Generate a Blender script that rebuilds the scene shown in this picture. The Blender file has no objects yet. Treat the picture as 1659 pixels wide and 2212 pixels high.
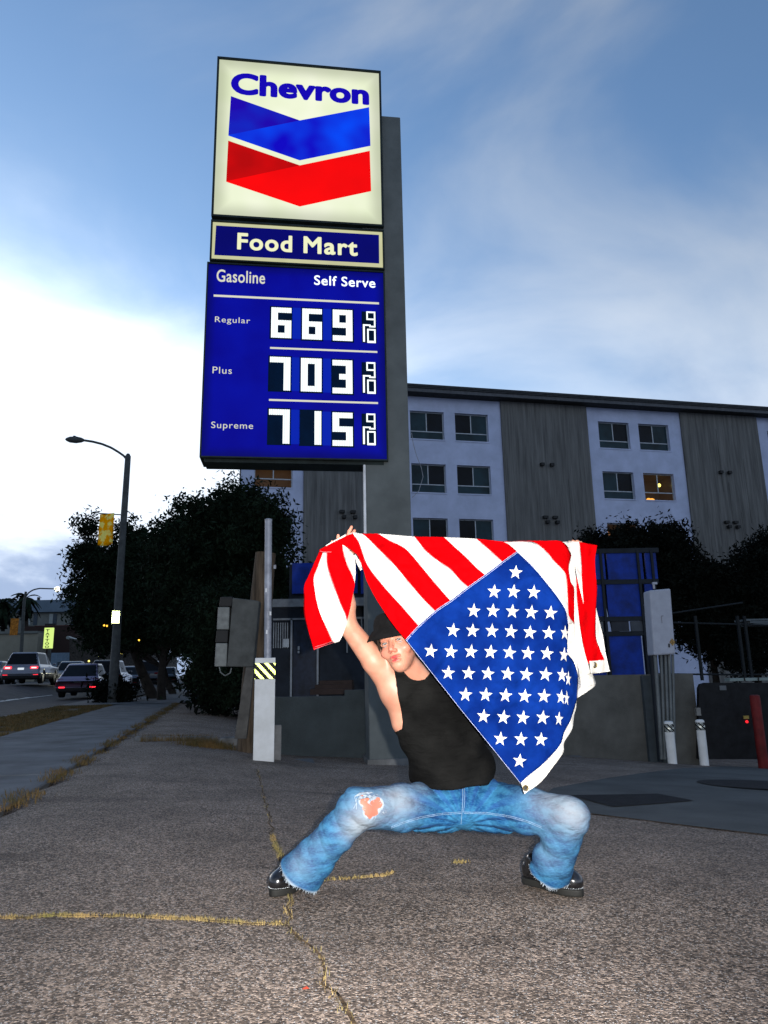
import bpy, bmesh, math, random
import numpy as np
from mathutils import Vector, Matrix, noise as mnoise

random.seed(7); np.random.seed(7)
scene = bpy.context.scene
COL = scene.collection
R_ = math.radians

# ------------------------------------------------------------------ camera
PITCH, ROLL, EYE, FPX, DW, DH = 12.59, -1.07, .88, 1540.0, 1659.0, 2212.0
cam_d = bpy.data.cameras.new('camera'); cam = bpy.data.objects.new('camera', cam_d); COL.objects.link(cam)
cam_d.sensor_fit = 'VERTICAL'; cam_d.sensor_height = 36; cam_d.sensor_width = 27
cam_d.lens = 36 * FPX / DH; cam_d.clip_start = .05; cam_d.clip_end = 3000
CM = Matrix.Translation((0, 0, EYE)) @ Matrix.Rotation(R_(90 + PITCH), 4, 'X') @ Matrix.Rotation(R_(ROLL), 4, 'Z')
cam.matrix_world = CM; scene.camera = cam
scene.render.resolution_x, scene.render.resolution_y = 768, 1024

# ------------------------------------------------------------------ sky, sun, flash, exposure
EXPO = .68
SUN_AZ, SUN_EL = R_(-38), R_(5.0)          # the sun has just set, far left of the view
world = bpy.data.worlds.new('World'); scene.world = world; world.use_nodes = True
wt = world.node_tree; wn, wl = wt.nodes, wt.links
for n in list(wn): wn.remove(n)
def WN(t, **k):
    n = wn.new(t)
    for a, b in k.items(): setattr(n, a, b)
    return n
wout = WN('ShaderNodeOutputWorld'); wbg = WN('ShaderNodeBackground')
sky = WN('ShaderNodeTexSky', sky_type='NISHITA', sun_disc=False, sun_elevation=SUN_EL, sun_rotation=SUN_AZ,
         altitude=50, air_density=1.0, dust_density=1.2, ozone_density=3.0)
tc = WN('ShaderNodeTexCoord'); sep = WN('ShaderNodeSeparateXYZ'); wl.new(tc.outputs['Generated'], sep.inputs[0])
def wmath(op, a, b=None, clamp=False):
    n = WN('ShaderNodeMath', operation=op); n.use_clamp = clamp
    for i, v in enumerate((a, b)):
        if v is None: continue
        if isinstance(v, (int, float)): n.inputs[i].default_value = v
        else: wl.new(v, n.inputs[i])
    return n.outputs[0]
# a thin cloud deck: the view direction is met with a flat layer overhead
zz = wmath('ADD', wmath('MAXIMUM', sep.outputs['Z'], 0.0), .62)
cx = wmath('DIVIDE', sep.outputs['X'], zz); cy = wmath('DIVIDE', sep.outputs['Y'], zz)
comb = WN('ShaderNodeCombineXYZ'); wl.new(cx, comb.inputs[0]); wl.new(cy, comb.inputs[1]); wl.new(wmath('MULTIPLY', sep.outputs['Z'], 1.5), comb.inputs[2])
def wnoise(scale, rot, sx, sy, detail, loc=(0, 0, 0), rough=.55, dist=.3):
    m = WN('ShaderNodeMapping'); wl.new(comb.outputs[0], m.inputs[0])
    m.inputs['Rotation'].default_value = (0, 0, rot); m.inputs['Scale'].default_value = (sx, sy, 1); m.inputs['Location'].default_value = loc
    n = WN('ShaderNodeTexNoise'); wl.new(m.outputs[0], n.inputs['Vector'])
    n.inputs['Scale'].default_value = scale; n.inputs['Detail'].default_value = detail
    n.inputs['Roughness'].default_value = rough; n.inputs['Distortion'].default_value = dist
    return n.outputs['Fac']
def wramp(v, a, b, lo=0., hi=1.):
    n = WN('ShaderNodeMapRange', interpolation_type='SMOOTHSTEP'); wl.new(v, n.inputs[0])
    for i, x in zip((1, 2, 3, 4), (a, b, lo, hi)): n.inputs[i].default_value = x
    return n.outputs[0]
def wmix(f, a, b, mode='MIX'):
    n = WN('ShaderNodeMix', data_type='RGBA', blend_type=mode)
    if isinstance(f, (int, float)): n.inputs[0].default_value = f
    else: wl.new(f, n.inputs[0])
    for i, v in ((6, a), (7, b)):
        if isinstance(v, tuple): n.inputs[i].default_value = (*v, 1)
        else: wl.new(v, n.inputs[i])
    return n.outputs[2]
hs = WN('ShaderNodeHueSaturation'); wl.new(sky.outputs[0], hs.inputs['Color']); hs.inputs['Saturation'].default_value = .74
SKYTINT = (1.06, 1.38, 1.68)
base = wmix(1.0, hs.outputs[0], SKYTINT, 'MULTIPLY')
lum = WN('ShaderNodeRGBToBW'); wl.new(base, lum.inputs[0])
def wcol(v, tint): return wmix(1.0, v, tint, 'MULTIPLY')
low = wramp(sep.outputs['Z'], .05, .90, .27, -.09)                      # more cloud towards the horizon
n1 = wnoise(1.75, R_(24), .8, 1.0, 10, (2.7, 3.3, 2.0), .50, .6)
cover = wramp(wmath('ADD', n1, low), .42, .77)
n2 = wnoise(2.3, R_(24), .75, 1.1, 8, (5.7, 8.3, 1.0), .55, .4)
grey = wramp(n2, .48, .70)                                              # thicker, bluer bellies
cl = wcol(lum.outputs[0], (2.15, 2.35, 2.62))
cl = wmix(wmath('MULTIPLY', grey, .7), cl, wcol(lum.outputs[0], (1.0, 1.25, 1.75)))
c2 = wmix(wmath('MULTIPLY', cover, .86), base, cl)
c2 = wmix(1.0, c2, (4.4, 4.9, 5.6), 'DARKEN')                          # caps sky brightness, so the glow round the set sun lights less
# a low bank of blue-grey cloud lying along the horizon
bz_ = wmath('ADD', sep.outputs['Z'], wmath('MULTIPLY', wnoise(3.2, 0, 1, 1, 7, (1.3, 4.4, 0)), -.26))
c2 = wmix(wmath('MULTIPLY', wramp(bz_, -.01, .05, 1., 0.), .85), c2, (1.25, 1.75, 2.8))
wl.new(c2, wbg.inputs['Color']); wbg.inputs['Strength'].default_value = .15
wl.new(wbg.outputs[0], wout.inputs[0])

sun_d = bpy.data.lights.new('sun', 'SUN'); sun = bpy.data.objects.new('sun', sun_d); COL.objects.link(sun)
sun_d.energy = .12; sun_d.angle = R_(12); sun_d.color = (1, .9, .8)
sd = Vector((math.sin(SUN_AZ) * math.cos(R_(8)), math.cos(SUN_AZ) * math.cos(R_(8)), math.sin(R_(8))))
sun.rotation_euler = sd.to_track_quat('Z', 'Y').to_euler()

fl_d = bpy.data.lights.new('camera_flash', 'SPOT'); fl = bpy.data.objects.new('camera_flash', fl_d); COL.objects.link(fl)
fl_d.energy = 800; fl_d.spot_size = R_(104); fl_d.spot_blend = .85; fl_d.shadow_soft_size = .012; fl_d.color = (1, .97, .93)
fl.matrix_world = CM @ Matrix.Translation((.075, .03, .02)) @ Matrix.Rotation(R_(-5), 4, 'X') @ Matrix.Rotation(R_(4), 4, 'Y')

scene.view_settings.view_transform = 'Standard'; scene.view_settings.look = 'None'
scene.view_settings.exposure = EXPO; scene.view_settings.gamma = 1.0; scene.view_settings.use_curve_mapping = False

# ------------------------------------------------------------------ geometry helpers
CR = CM.to_3x3(); CP = Vector((0, 0, EYE))
def ray(px, py): return CR @ Vector(((px - DW / 2) / FPX, -(py - DH / 2) / FPX, -1))
def at(px, py, Y):
    d = ray(px, py); return CP + d * (Y / d.y)
def atz(px, py, z=0.):
    d = ray(px, py); return CP + d * ((z - EYE) / d.z)
def onplane(px, py, P, n):
    d = ray(px, py); return CP + d * ((P - CP).dot(n) / d.dot(n))
YAW = R_(12.5)
SA = Vector((-math.sin(YAW), math.cos(YAW), 0)); SC = Vector((math.cos(YAW), math.sin(YAW), 0))
def st(c, s, z=0.): return SC * c + SA * s + Vector((0, 0, z))      # street frame: across, along
def sstep(a, b, x):
    t = np.clip((x - a) / (b - a), 0, 1); return t * t * (3 - 2 * t)
def ground_z(x, y):
    c = x * SC.x + y * SC.y
    w = sstep(-1.3, 1.0, c)
    yy = np.maximum(y - 3.0, 0)
    yy = np.where(yy > 14, 14 + (yy - 14) * .1, yy)
    return w * (-.040 * yy - .0075 * np.clip(x, -4, 12) * yy)
def gpt(px, py):
    p = atz(px, py, 0)
    for _ in range(12): p = atz(px, py, float(ground_z(p.x, p.y)))
    return p

def base_of(o):
    v = Vector((0, 0, 0))
    while o is not None: v += o.location; o = o.parent
    return v
def meta(o, label=None, cat=None, group=None, kind=None):
    if label: o['label'] = label
    if cat: o['category'] = cat
    if group: o['group'] = group
    if kind: o['kind'] = kind
    return o
def thing(name, label, cat, loc=(0, 0, 0), group=None):
    o = bpy.data.objects.new(name, None); COL.objects.link(o); o.location = loc
    o.empty_display_size = .2
    return meta(o, label, cat, group)
def mesh_obj(name, verts, faces, mat, parent=None, smooth=False, origin=None):
    """one mesh object; verts are world positions"""
    b = base_of(parent) if parent else (Vector(origin) if origin is not None else Vector((0, 0, 0)))
    me = bpy.data.meshes.new(name)
    v = np.asarray([tuple(p) for p in verts], dtype=float).reshape(-1, 3) - np.array(b)
    me.from_pydata(v.tolist(), [], [tuple(int(i) for i in f) for f in faces])
    me.validate(); me.update()
    if smooth: me.polygons.foreach_set('use_smooth', [True] * len(me.polygons))
    o = bpy.data.objects.new(name, me); COL.objects.link(o)
    if parent: o.parent = parent
    elif origin is not None: o.location = b
    if mat is not None: me.materials.append(mat)
    return o
def bevel(o, w, seg=2):
    m = o.modifiers.new('bevel', 'BEVEL'); m.width = w; m.segments = seg; m.limit_method = 'ANGLE'; m.angle_limit = R_(40); return o
def solid(o, t, off=0.):
    m = o.modifiers.new('thick', 'SOLIDIFY'); m.thickness = t; m.offset = off; return o
class MB:
    def __init__(s): s.v = []; s.f = []
    def add(s, vs, fs):
        n = len(s.v); s.v += [Vector(p) for p in vs]; s.f += [tuple(i + n for i in f) for f in fs]; return s
    def hexa(s, p):      # 8 corners: bottom 4 ccw, top 4
        return s.add(p, [(3, 2, 1, 0), (4, 5, 6, 7), (0, 1, 5, 4), (1, 2, 6, 5), (2, 3, 7, 6), (3, 0, 4, 7)])
    def frame_box(s, P, U, V, W, u, v, w):   # ranges along three axes
        pts = [P + U * a + V * b + W * c for c in w for a, b in ((u[0], v[0]), (u[1], v[0]), (u[1], v[1]), (u[0], v[1]))]
        return s.hexa(pts)
    def box(s, c, size, rz=0.):
        U = Vector((math.cos(rz), math.sin(rz), 0)); V = Vector((-math.sin(rz), math.cos(rz), 0)); h = [x / 2 for x in size]
        return s.frame_box(Vector(c), U, V, Vector((0, 0, 1)), (-h[0], h[0]), (-h[1], h[1]), (-h[2], h[2]))
    def tube(s, pts, rad, n=10, cap=True):
        pts = [Vector(p) for p in pts]; rs = rad if hasattr(rad, '__len__') else [rad] * len(pts)
        rings = []; up = None; b0 = len(s.v)
        for i, p in enumerate(pts):
            t = (pts[min(i + 1, len(pts) - 1)] - pts[max(i - 1, 0)]).normalized()
            if up is None: up = Vector((0, 0, 1)) if abs(t.z) < .9 else Vector((1, 0, 0))
            x = t.cross(up).normalized(); y = x.cross(t).normalized(); up = y
            s.v += [p + (x * math.cos(2 * math.pi * k / n) + y * math.sin(2 * math.pi * k / n)) * rs[i] for k in range(n)]
        for i in range(len(pts) - 1):
            for k in range(n):
                a = b0 + i * n + k; b = b0 + i * n + (k + 1) % n
                s.f.append((a, b, b + n, a + n))
        if cap:
            s.f.append(tuple(b0 + k for k in range(n))[::-1]); s.f.append(tuple(b0 + (len(pts) - 1) * n + k for k in range(n)))
        return s
    def prism(s, poly, d):   # planar polygon (world pts) extruded by vector d
        n = len(poly); d = Vector(d)
        return s.add([Vector(p) for p in poly] + [Vector(p) + d for p in poly],
                     [tuple(range(n))[::-1], tuple(range(n, 2 * n))] + [(i, (i + 1) % n, n + (i + 1) % n, n + i) for i in range(n)])
    def ball(s, c, r, nu=12, nv=8):
        c = Vector(c); r = Vector(r) if hasattr(r, '__len__') else Vector((r, r, r)); b0 = len(s.v)
        for j in range(nv + 1):
            th = math.pi * j / nv
            for i in range(nu):
                ph = 2 * math.pi * i / nu
                s.v.append(c + Vector((r.x * math.sin(th) * math.cos(ph), r.y * math.sin(th) * math.sin(ph), r.z * math.cos(th))))
        for j in range(nv):
            for i in range(nu):
                a = b0 + j * nu + i; b = b0 + j * nu + (i + 1) % nu
                s.f.append((a, a + nu, b + nu, b))
        return s
    def build(s, name, mat, parent=None, smooth=False, origin=None): return mesh_obj(name, s.v, s.f, mat, parent, smooth, origin)
def autosmooth(o, ang=40):
    me = o.data; me.polygons.foreach_set('use_smooth', [True] * len(me.polygons))
    try: me.set_sharp_from_angle(angle=R_(ang))
    except Exception: pass
    return o

# ------------------------------------------------------------------ materials
MATS = {}
def PM(name, col, rough=.6, metal=0., var=.12, scale=6., bump=0., bscale=60., spec=.18, stretch=(1, 1, 1), col2=None, detail=5, coat=0., trans=0., alpha=None, streak=0.):
    if name in MATS: return MATS[name]
    m = bpy.data.materials.new(name); m.use_nodes = True; MATS[name] = m
    nt = m.node_tree; N, L = nt.nodes, nt.links; b = N['Principled BSDF']
    b.inputs['Roughness'].default_value = rough; b.inputs['Metallic'].default_value = metal
    b.inputs['Specular IOR Level'].default_value = spec; b.inputs['Coat Weight'].default_value = coat
    b.inputs['Transmission Weight'].default_value = trans
    t = N.new('ShaderNodeTexCoord'); mp = N.new('ShaderNodeMapping'); mp.inputs['Scale'].default_value = stretch
    L.new(t.outputs['Object'], mp.inputs[0])
    n = N.new('ShaderNodeTexNoise'); n.inputs['Scale'].default_value = scale; n.inputs['Detail'].default_value = detail
    n.inputs['Roughness'].default_value = .62; L.new(mp.outputs[0], n.inputs['Vector'])
    r = N.new('ShaderNodeValToRGB'); L.new(n.outputs['Fac'], r.inputs[0])
    c2 = col2 or tuple(max(0, c * (1 - 2 * var)) for c in col); c1 = col if col2 else tuple(min(1, c * (1 + var)) for c in col)
    r.color_ramp.elements[0].position = .3; r.color_ramp.elements[1].position = .7
    r.color_ramp.elements[0].color = (*c2, 1); r.color_ramp.elements[1].color = (*c1, 1)
    L.new(r.outputs[0], b.inputs['Base Color'])
    if bump:
        n2 = N.new('ShaderNodeTexNoise'); n2.inputs['Scale'].default_value = bscale; n2.inputs['Detail'].default_value = 4; L.new(mp.outputs[0], n2.inputs['Vector'])
        bp = N.new('ShaderNodeBump'); bp.inputs['Strength'].default_value = bump; bp.inputs['Distance'].default_value = .02
        L.new(n2.outputs['Fac'], bp.inputs['Height']); L.new(bp.outputs[0], b.inputs['Normal'])
    return m
def EM(name, col, strength=1., var=0., scale=3., base=(.004, .004, .004), rough=.35, col2=None):
    """backlit or glowing surface"""
    if name in MATS: return MATS[name]
    m = bpy.data.materials.new(name); m.use_nodes = True; MATS[name] = m
    nt = m.node_tree; N, L = nt.nodes, nt.links; b = N['Principled BSDF']
    b.inputs['Base Color'].default_value = (*base, 1); b.inputs['Roughness'].default_value = rough; b.inputs['Specular IOR Level'].default_value = .04
    b.inputs['Emission Strength'].default_value = strength / 2 ** EXPO; b.inputs['Emission Color'].default_value = (*col, 1)
    if var or col2:
        t = N.new('ShaderNodeTexCoord'); n = N.new('ShaderNodeTexNoise'); n.inputs['Scale'].default_value = scale; n.inputs['Detail'].default_value = 2
        L.new(t.outputs['Object'], n.inputs['Vector'])
        r = N.new('ShaderNodeValToRGB'); L.new(n.outputs['Fac'], r.inputs[0])
        r.color_ramp.elements[0].position = .35; r.color_ramp.elements[1].position = .65
        c2 = col2 or tuple(c * (1 - var) for c in col)
        r.color_ramp.elements[0].color = (*c2, 1); r.color_ramp.elements[1].color = (*col, 1)
        L.new(r.outputs[0], b.inputs['Emission Color'])
    return m
def srgb(r, g, b): return tuple(((c / 255) / 12.92 if c / 255 < .04045 else ((c / 255 + .055) / 1.055) ** 2.4) for c in (r, g, b))
def backlit(m, w, lo):
    """tubes inside the box light the middle of the face more than its rim"""
    N, L = m.node_tree.nodes, m.node_tree.links; b = N['Principled BSDF']
    t = N.new('ShaderNodeTexCoord'); sp = N.new('ShaderNodeSeparateXYZ'); L.new(t.outputs['Generated'], sp.inputs[0]); prev = None
    def mt(op, a, c):
        n = N.new('ShaderNodeMath'); n.operation = op
        for i, v in enumerate((a, c)):
            if isinstance(v, (int, float)): n.inputs[i].default_value = v
            else: L.new(v, n.inputs[i])
        return n.outputs[0]
    e = None
    for k in ('X', 'Z'):
        q = mt('MINIMUM', sp.outputs[k], mt('SUBTRACT', 1., sp.outputs[k])); e = q if e is None else mt('MINIMUM', e, q)
    r = N.new('ShaderNodeMapRange'); r.interpolation_type = 'SMOOTHSTEP'; L.new(e, r.inputs[0])
    for i, v in zip((1, 2, 3, 4), (0., w, lo, 1.)): r.inputs[i].default_value = v
    L.new(mt('MULTIPLY', r.outputs[0], b.inputs['Emission Strength'].default_value), b.inputs['Emission Strength'])
# ------------------------------------------------------------------ ground materials
def asphalt_mat(name, dark, light, stone=120.):
    m = bpy.data.materials.new(name); m.use_nodes = True
    nt = m.node_tree; N, L = nt.nodes, nt.links; b = N['Principled BSDF']; b.inputs['Roughness'].default_value = .82; b.inputs['Specular IOR Level'].default_value = .25
    t = N.new('ShaderNodeTexCoord')
    def noise(scale, detail=4, rough=.6, st=(1, 1, 1)):
        mp = N.new('ShaderNodeMapping'); mp.inputs['Scale'].default_value = st; L.new(t.outputs['Object'], mp.inputs[0])
        n = N.new('ShaderNodeTexNoise'); n.inputs['Scale'].default_value = scale; n.inputs['Detail'].default_value = detail; n.inputs['Roughness'].default_value = rough
        L.new(mp.outputs[0], n.inputs['Vector']); return n.outputs['Fac']
    def ramp(v, a, b_, lo=0., hi=1.):
        n = N.new('ShaderNodeMapRange'); L.new(v, n.inputs[0])
        for i, x in zip((1, 2, 3, 4), (a, b_, lo, hi)): n.inputs[i].default_value = x
        return n.outputs[0]
    def mix(f, a, b_, mode='MIX'):
        n = N.new('ShaderNodeMix'); n.data_type = 'RGBA'; n.blend_type = mode
        if isinstance(f, (int, float)): n.inputs[0].default_value = f
        else: L.new(f, n.inputs[0])
        for i, v in ((6, a), (7, b_)):
            if isinstance(v, tuple): n.inputs[i].default_value = (*v, 1)
            else: L.new(v, n.inputs[i])
        return n.outputs[2]
    def mul(v, k):
        n = N.new('ShaderNodeMath'); n.operation = 'MULTIPLY'; L.new(v, n.inputs[0]); n.inputs[1].default_value = k; return n.outputs[0]
    vo = N.new('ShaderNodeTexVoronoi'); vo.inputs['Scale'].default_value = stone; L.new(t.outputs['Object'], vo.inputs['Vector'])
    sp = N.new('ShaderNodeSeparateColor'); L.new(vo.outputs['Color'], sp.inputs[0])
    pw = N.new('ShaderNodeMath'); pw.operation = 'POWER'; L.new(sp.outputs[0], pw.inputs[0]); pw.inputs[1].default_value = 2.2
    stones = mix(pw.outputs[0], tuple(c * .5 for c in dark), light)
    vo2 = N.new('ShaderNodeTexVoronoi'); vo2.inputs['Scale'].default_value = stone * 2.3; L.new(t.outputs['Object'], vo2.inputs['Vector'])
    sp2 = N.new('ShaderNodeSeparateColor'); L.new(vo2.outputs['Color'], sp2.inputs[0])
    stones = mix(ramp(sp2.outputs[1], .93, .95, 0, .75), stones, tuple(min(.6, c * 2.6) for c in light))
    big = noise(1.3, 6); mid = noise(9, 5, .65)
    tone = mix(ramp(mid, .3, .72), tuple(c * .75 for c in dark), tuple((d + l) * .52 for d, l in zip(dark, light)))
    col = mix(.75, tone, stones)
    v3 = N.new('ShaderNodeTexVoronoi'); v3.inputs['Scale'].default_value = 62; L.new(t.outputs['Object'], v3.inputs['Vector'])   # lost stones: dark pits
    s3 = N.new('ShaderNodeSeparateColor'); L.new(v3.outputs['Color'], s3.inputs[0]); g3 = N.new('ShaderNodeMath'); g3.operation = 'MULTIPLY'
    L.new(ramp(s3.outputs[2], .74, .78), g3.inputs[0]); L.new(ramp(v3.outputs['Distance'], .30, .46, 1, 0), g3.inputs[1]); pits = g3.outputs[0]
    pits2 = N.new('ShaderNodeMath'); pits2.operation = 'MULTIPLY'; L.new(pits, pits2.inputs[0]); L.new(ramp(noise(2.2, 5), .36, .60, .15, 1.), pits2.inputs[1])
    col = mix(pits2.outputs[0], col, tuple(c * .22 for c in dark))
    col = mix(ramp(big, .32, .7, .0, .5), col, tuple(c * .5 for c in dark))
    tyre = N.new('ShaderNodeMath'); tyre.operation = 'MULTIPLY'                       # rubber swept across the lot, and oily patches
    L.new(ramp(noise(1.6, 3, .5, (.22, 1.5, 1)), .56, .66), tyre.inputs[0]); L.new(ramp(noise(.55, 3), .44, .60), tyre.inputs[1])
    col = mix(mul(tyre.outputs[0], .55), col, tuple(c * .35 for c in dark))
    col = mix(mul(ramp(noise(.9, 6, .7), .60, .72), .5), col, tuple(c * .3 for c in dark))
    L.new(col, b.inputs['Base Color'])
    h = N.new('ShaderNodeMath'); h.operation = 'SUBTRACT'; L.new(ramp(vo.outputs['Distance'], 0, .6, 1, 0), h.inputs[0])
    h2 = N.new('ShaderNodeMath'); h2.operation = 'MULTIPLY'; L.new(pits2.outputs[0], h2.inputs[0]); h2.inputs[1].default_value = 1.6; L.new(h2.outputs[0], h.inputs[1])
    bp = N.new('ShaderNodeBump'); bp.inputs['Strength'].default_value = .7; bp.inputs['Distance'].default_value = .006
    L.new(h.outputs[0], bp.inputs['Height']); L.new(bp.outputs[0], b.inputs['Normal'])
    MATS[name] = m; return m
M_asph = asphalt_mat('asphalt_worn', srgb(74, 64, 56), srgb(190, 169, 152))
M_road = PM('asphalt_road', (.038, .04, .044), .85, var=.25, scale=2.5, bump=.2, bscale=150)
M_conc = PM('concrete_walk', (.115, .122, .13), .9, var=.22, scale=1.7, bump=.15, bscale=120)
M_conc2 = PM('concrete_apron', (.080, .084, .083), .88, var=.2, scale=1.2, bump=.15, bscale=140)
M_dirt = PM('dirt', (.075, .058, .036), .95, var=.35, scale=5, bump=.6, bscale=25)
M_patch = PM('asphalt_patch', (.010, .010, .012), .8, var=.3, scale=9, bump=.3, bscale=140)
M_kerb = PM('kerb_concrete', (.15, .15, .148), .9, var=.3, scale=4, bump=.3, bscale=70)
M_line = PM('road_paint', (.55, .55, .52), .7, var=.3, scale=5)

# ------------------------------------------------------------------ ground
def axis_pts(lo, hi, c, d0, g):
    out = [c]; d = d0
    while out[-1] < hi: out.append(min(hi, out[-1] + d)); d *= g
    d = d0; neg = [c]
    while neg[-1] > lo: neg.append(max(lo, neg[-1] - d)); d *= g
    return np.array(sorted(set(neg + out)))
gx = axis_pts(-900, 900, 0, .12, 1.06); gy = axis_pts(-40, 2200, 3, .12, 1.055)
GX, GY = np.meshgrid(gx, gy, indexing='ij')
GZ = ground_z(GX, GY)
GC = GX * SC.x + GY * SC.y
nz = np.array([[mnoise.noise((x * .7, y * .7, 0)) * .012 + mnoise.noise((x * 2.1, y * 2.1, 3)) * .004 for y in gy] for x in gx])
fade = 1 - sstep(12, 20, np.abs(GY)); GZ = GZ + nz * fade * sstep(-1.5, -.9, GC) * (1 - .9 * ((np.abs(GY - 3.1) < .5) & (np.abs(GX - .15) < .9)))
GZ = GZ - .35 * (1 - sstep(-1.75, -1.5, GC))
ni, nj = GX.shape
idx = np.arange(ni * nj).reshape(ni, nj)
gf = np.stack([idx[:-1, :-1], idx[1:, :-1], idx[1:, 1:], idx[:-1, 1:]], -1).reshape(-1, 4)
gnd = mesh_obj('ground', np.stack([GX, GY, GZ], -1).reshape(-1, 3), gf, M_asph, smooth=True); meta(gnd, 'worn stony asphalt of the forecourt, falling away to the right', None, None, 'structure')

def sheet(name, poly_fn, n, m, mat, lift, parent=None, zfn=None, label=None):
    """a sheet on the ground between two edges; poly_fn(u,v) -> (x,y)"""
    vs = []; fs = []
    for i in range(n + 1):
        for j in range(m + 1):
            x, y = poly_fn(i / n, j / m)
            z = float(zfn(x, y)) if zfn else float(ground_z(x, y)) + mnoise.noise((x * .7, y * .7, 0)) * .012 * (1 if y < 12 else 0)
            vs.append((x, y, z + lift))
    for i in range(n):
        for j in range(m):
            a = i * (m + 1) + j; fs.append((a, a + m + 1, a + m + 2, a + 1))
    o = mesh_obj(name, vs, fs, mat, parent, smooth=True)
    if parent is None: meta(o, label, kind='structure')
    return o
def quadfn(p00, p10, p11, p01):
    def f(u, v):
        p = (p00 * (1 - u) + p10 * u) * (1 - v) + (p01 * (1 - u) + p11 * u) * v
        return p.x, p.y
    return f
# road, rising a little towards its middle
def road_z(x, y):
    c = x * SC.x + y * SC.y; s = x * SA.x + y * SA.y
    return -.12 + .62 * float(sstep(7.6, 10.8, -c)) * float(sstep(12, 36, s))
def strip(name, c0, c1, s0, s1, mat, lift, zfn, n=8, m=40, label=None, parent=None):
    return sheet(name, quadfn(st(c0, s0), st(c1, s0), st(c1, s1), st(c0, s1)), n, m, mat, lift, parent, zfn, label)
strip('road', -30, -5.05, -20, 260, M_road, 0, road_z, 30, 140, 'dark asphalt street at dusk with cars on it')
strip('lane_line', -8.62, -8.5, 2, 40, M_line, .006, road_z, 1, 40, parent=bpy.data.objects['road'])
flat = lambda x, y: 0.
strip('parkway', -4.92, -3.3, -6, 24, M_dirt, .01, flat, 10, 60, 'strip of bare brown earth between kerb and sidewalk')
kb = MB()
for i in range(22):
    s0 = -6 + i * 4; kb.frame_box(Vector((0, 0, 0)), SC, SA, Vector((0, 0, 1)), (-5.06, -4.92), (s0 + .006, s0 + 3.994), (-.25, .025))
meta(bevel(kb.build('kerb', M_kerb), .015), 'grey concrete kerb along the street', kind='structure')
sw = MB().frame_box(Vector((0, 0, 0)), SC, SA, Vector((0, 0, 1)), (-3.3, -1.5), (-6, 140), (-.3, -.02)).build('sidewalk', M_conc)
meta(sw, 'grey concrete sidewalk running along the street', kind='structure')
for i in range(26):
    s0 = 1.2 + i * 1.55
    dz = random.uniform(-.006, .006)
    c1 = -1.46
    bevel(MB().frame_box(Vector((0, 0, 0)), SC, SA, Vector((0, 0, 1)), (-3.3, c1), (s0 + .006, s0 + 1.544), (-.015, .02 + dz)).build('slab', M_conc, sw), .008, 1)
strip('driveway', -4.9, 1.6, 24.2, 29, M_conc, .03, flat, 6, 6, 'pale concrete driveway crossing beside the trees')
# concrete apron on the right of the lot with a dark patch and a round cover
Pq = [gpt(1195, 1704), gpt(1720, 1650), gpt(1760, 1815), gpt(1150, 1745)]
apron = sheet('concrete_apron', quadfn(Pq[0], Pq[1], Pq[2], Pq[3]), 24, 16, M_conc2, .008, label='worn grey concrete apron crossing the forecourt')
Pp = [gpt(1232, 1721), gpt(1421, 1717), gpt(1499, 1732), gpt(1324, 1746)]
sheet('patch', quadfn(*Pp), 8, 6, M_patch, .014, parent=apron)
mc = gpt(1650, 1698); vs = [(mc.x, mc.y, ground_z(mc.x, mc.y) + .016)]
for k in range(32):
    a = k * math.pi / 16; x, y = mc.x + .62 * math.cos(a), mc.y + .62 * math.sin(a); vs.append((x, y, float(ground_z(x, y)) + .016))
mesh_obj('cover', vs, [(0, 1 + k, 1 + (k + 1) % 32) for k in range(32)], M_patch, apron)

# cracks with earth and dry grass in them
def poly_resample(pts, n):
    pts = [Vector(p) for p in pts]; L = [0]
    for a, b in zip(pts, pts[1:]): L.append(L[-1] + (b - a).length)
    out = []
    for i in range(n):
        t = L[-1] * i / (n - 1); k = max(j for j in range(len(L)) if L[j] <= t + 1e-9); k = min(k, len(pts) - 2)
        f = (t - L[k]) / max(1e-9, L[k + 1] - L[k]); out.append(pts[k].lerp(pts[k + 1], f))
    return out
def gz(x, y): return float(ground_z(x, y)) + mnoise.noise((x * .7, y * .7, 0)) * .012 * (1 if y < 12 else 0)
def crack(name, px, w, label):
    pts = poly_resample([gpt(*p) for p in px], 90); vs = []; fs = []
    for i, p in enumerate(pts):
        t = (pts[min(i + 1, 89)] - pts[max(i - 1, 0)]).normalized(); nn = Vector((-t.y, t.x, 0))
        j = mnoise.noise((p.x * 9, p.y * 9, 1)) * .03
        ww = w * (.5 + .8 * abs(mnoise.noise((p.x * 5, p.y * 5, 8))))
        for sgn in (-1, 1):
            q = p + nn * (j + sgn * ww); vs.append((q.x, q.y, gz(q.x, q.y) + .005))
    for i in range(89): fs.append((2 * i, 2 * i + 2, 2 * i + 3, 2 * i + 1))
    meta(mesh_obj(name, vs, fs, M_crack), label, kind='structure'); return pts
M_crack = PM('crack_earth', (.11, .072, .04), .95, var=.5, scale=20, bump=.6, bscale=60)
M_grass = PM('dry_grass', (.34, .23, .10), .8, var=.4, scale=6, col2=(.15, .14, .045))
M_weed = PM('dry_weed', (.17, .10, .038), .85, var=.4, scale=4, col2=(.045, .048, .018))
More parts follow.
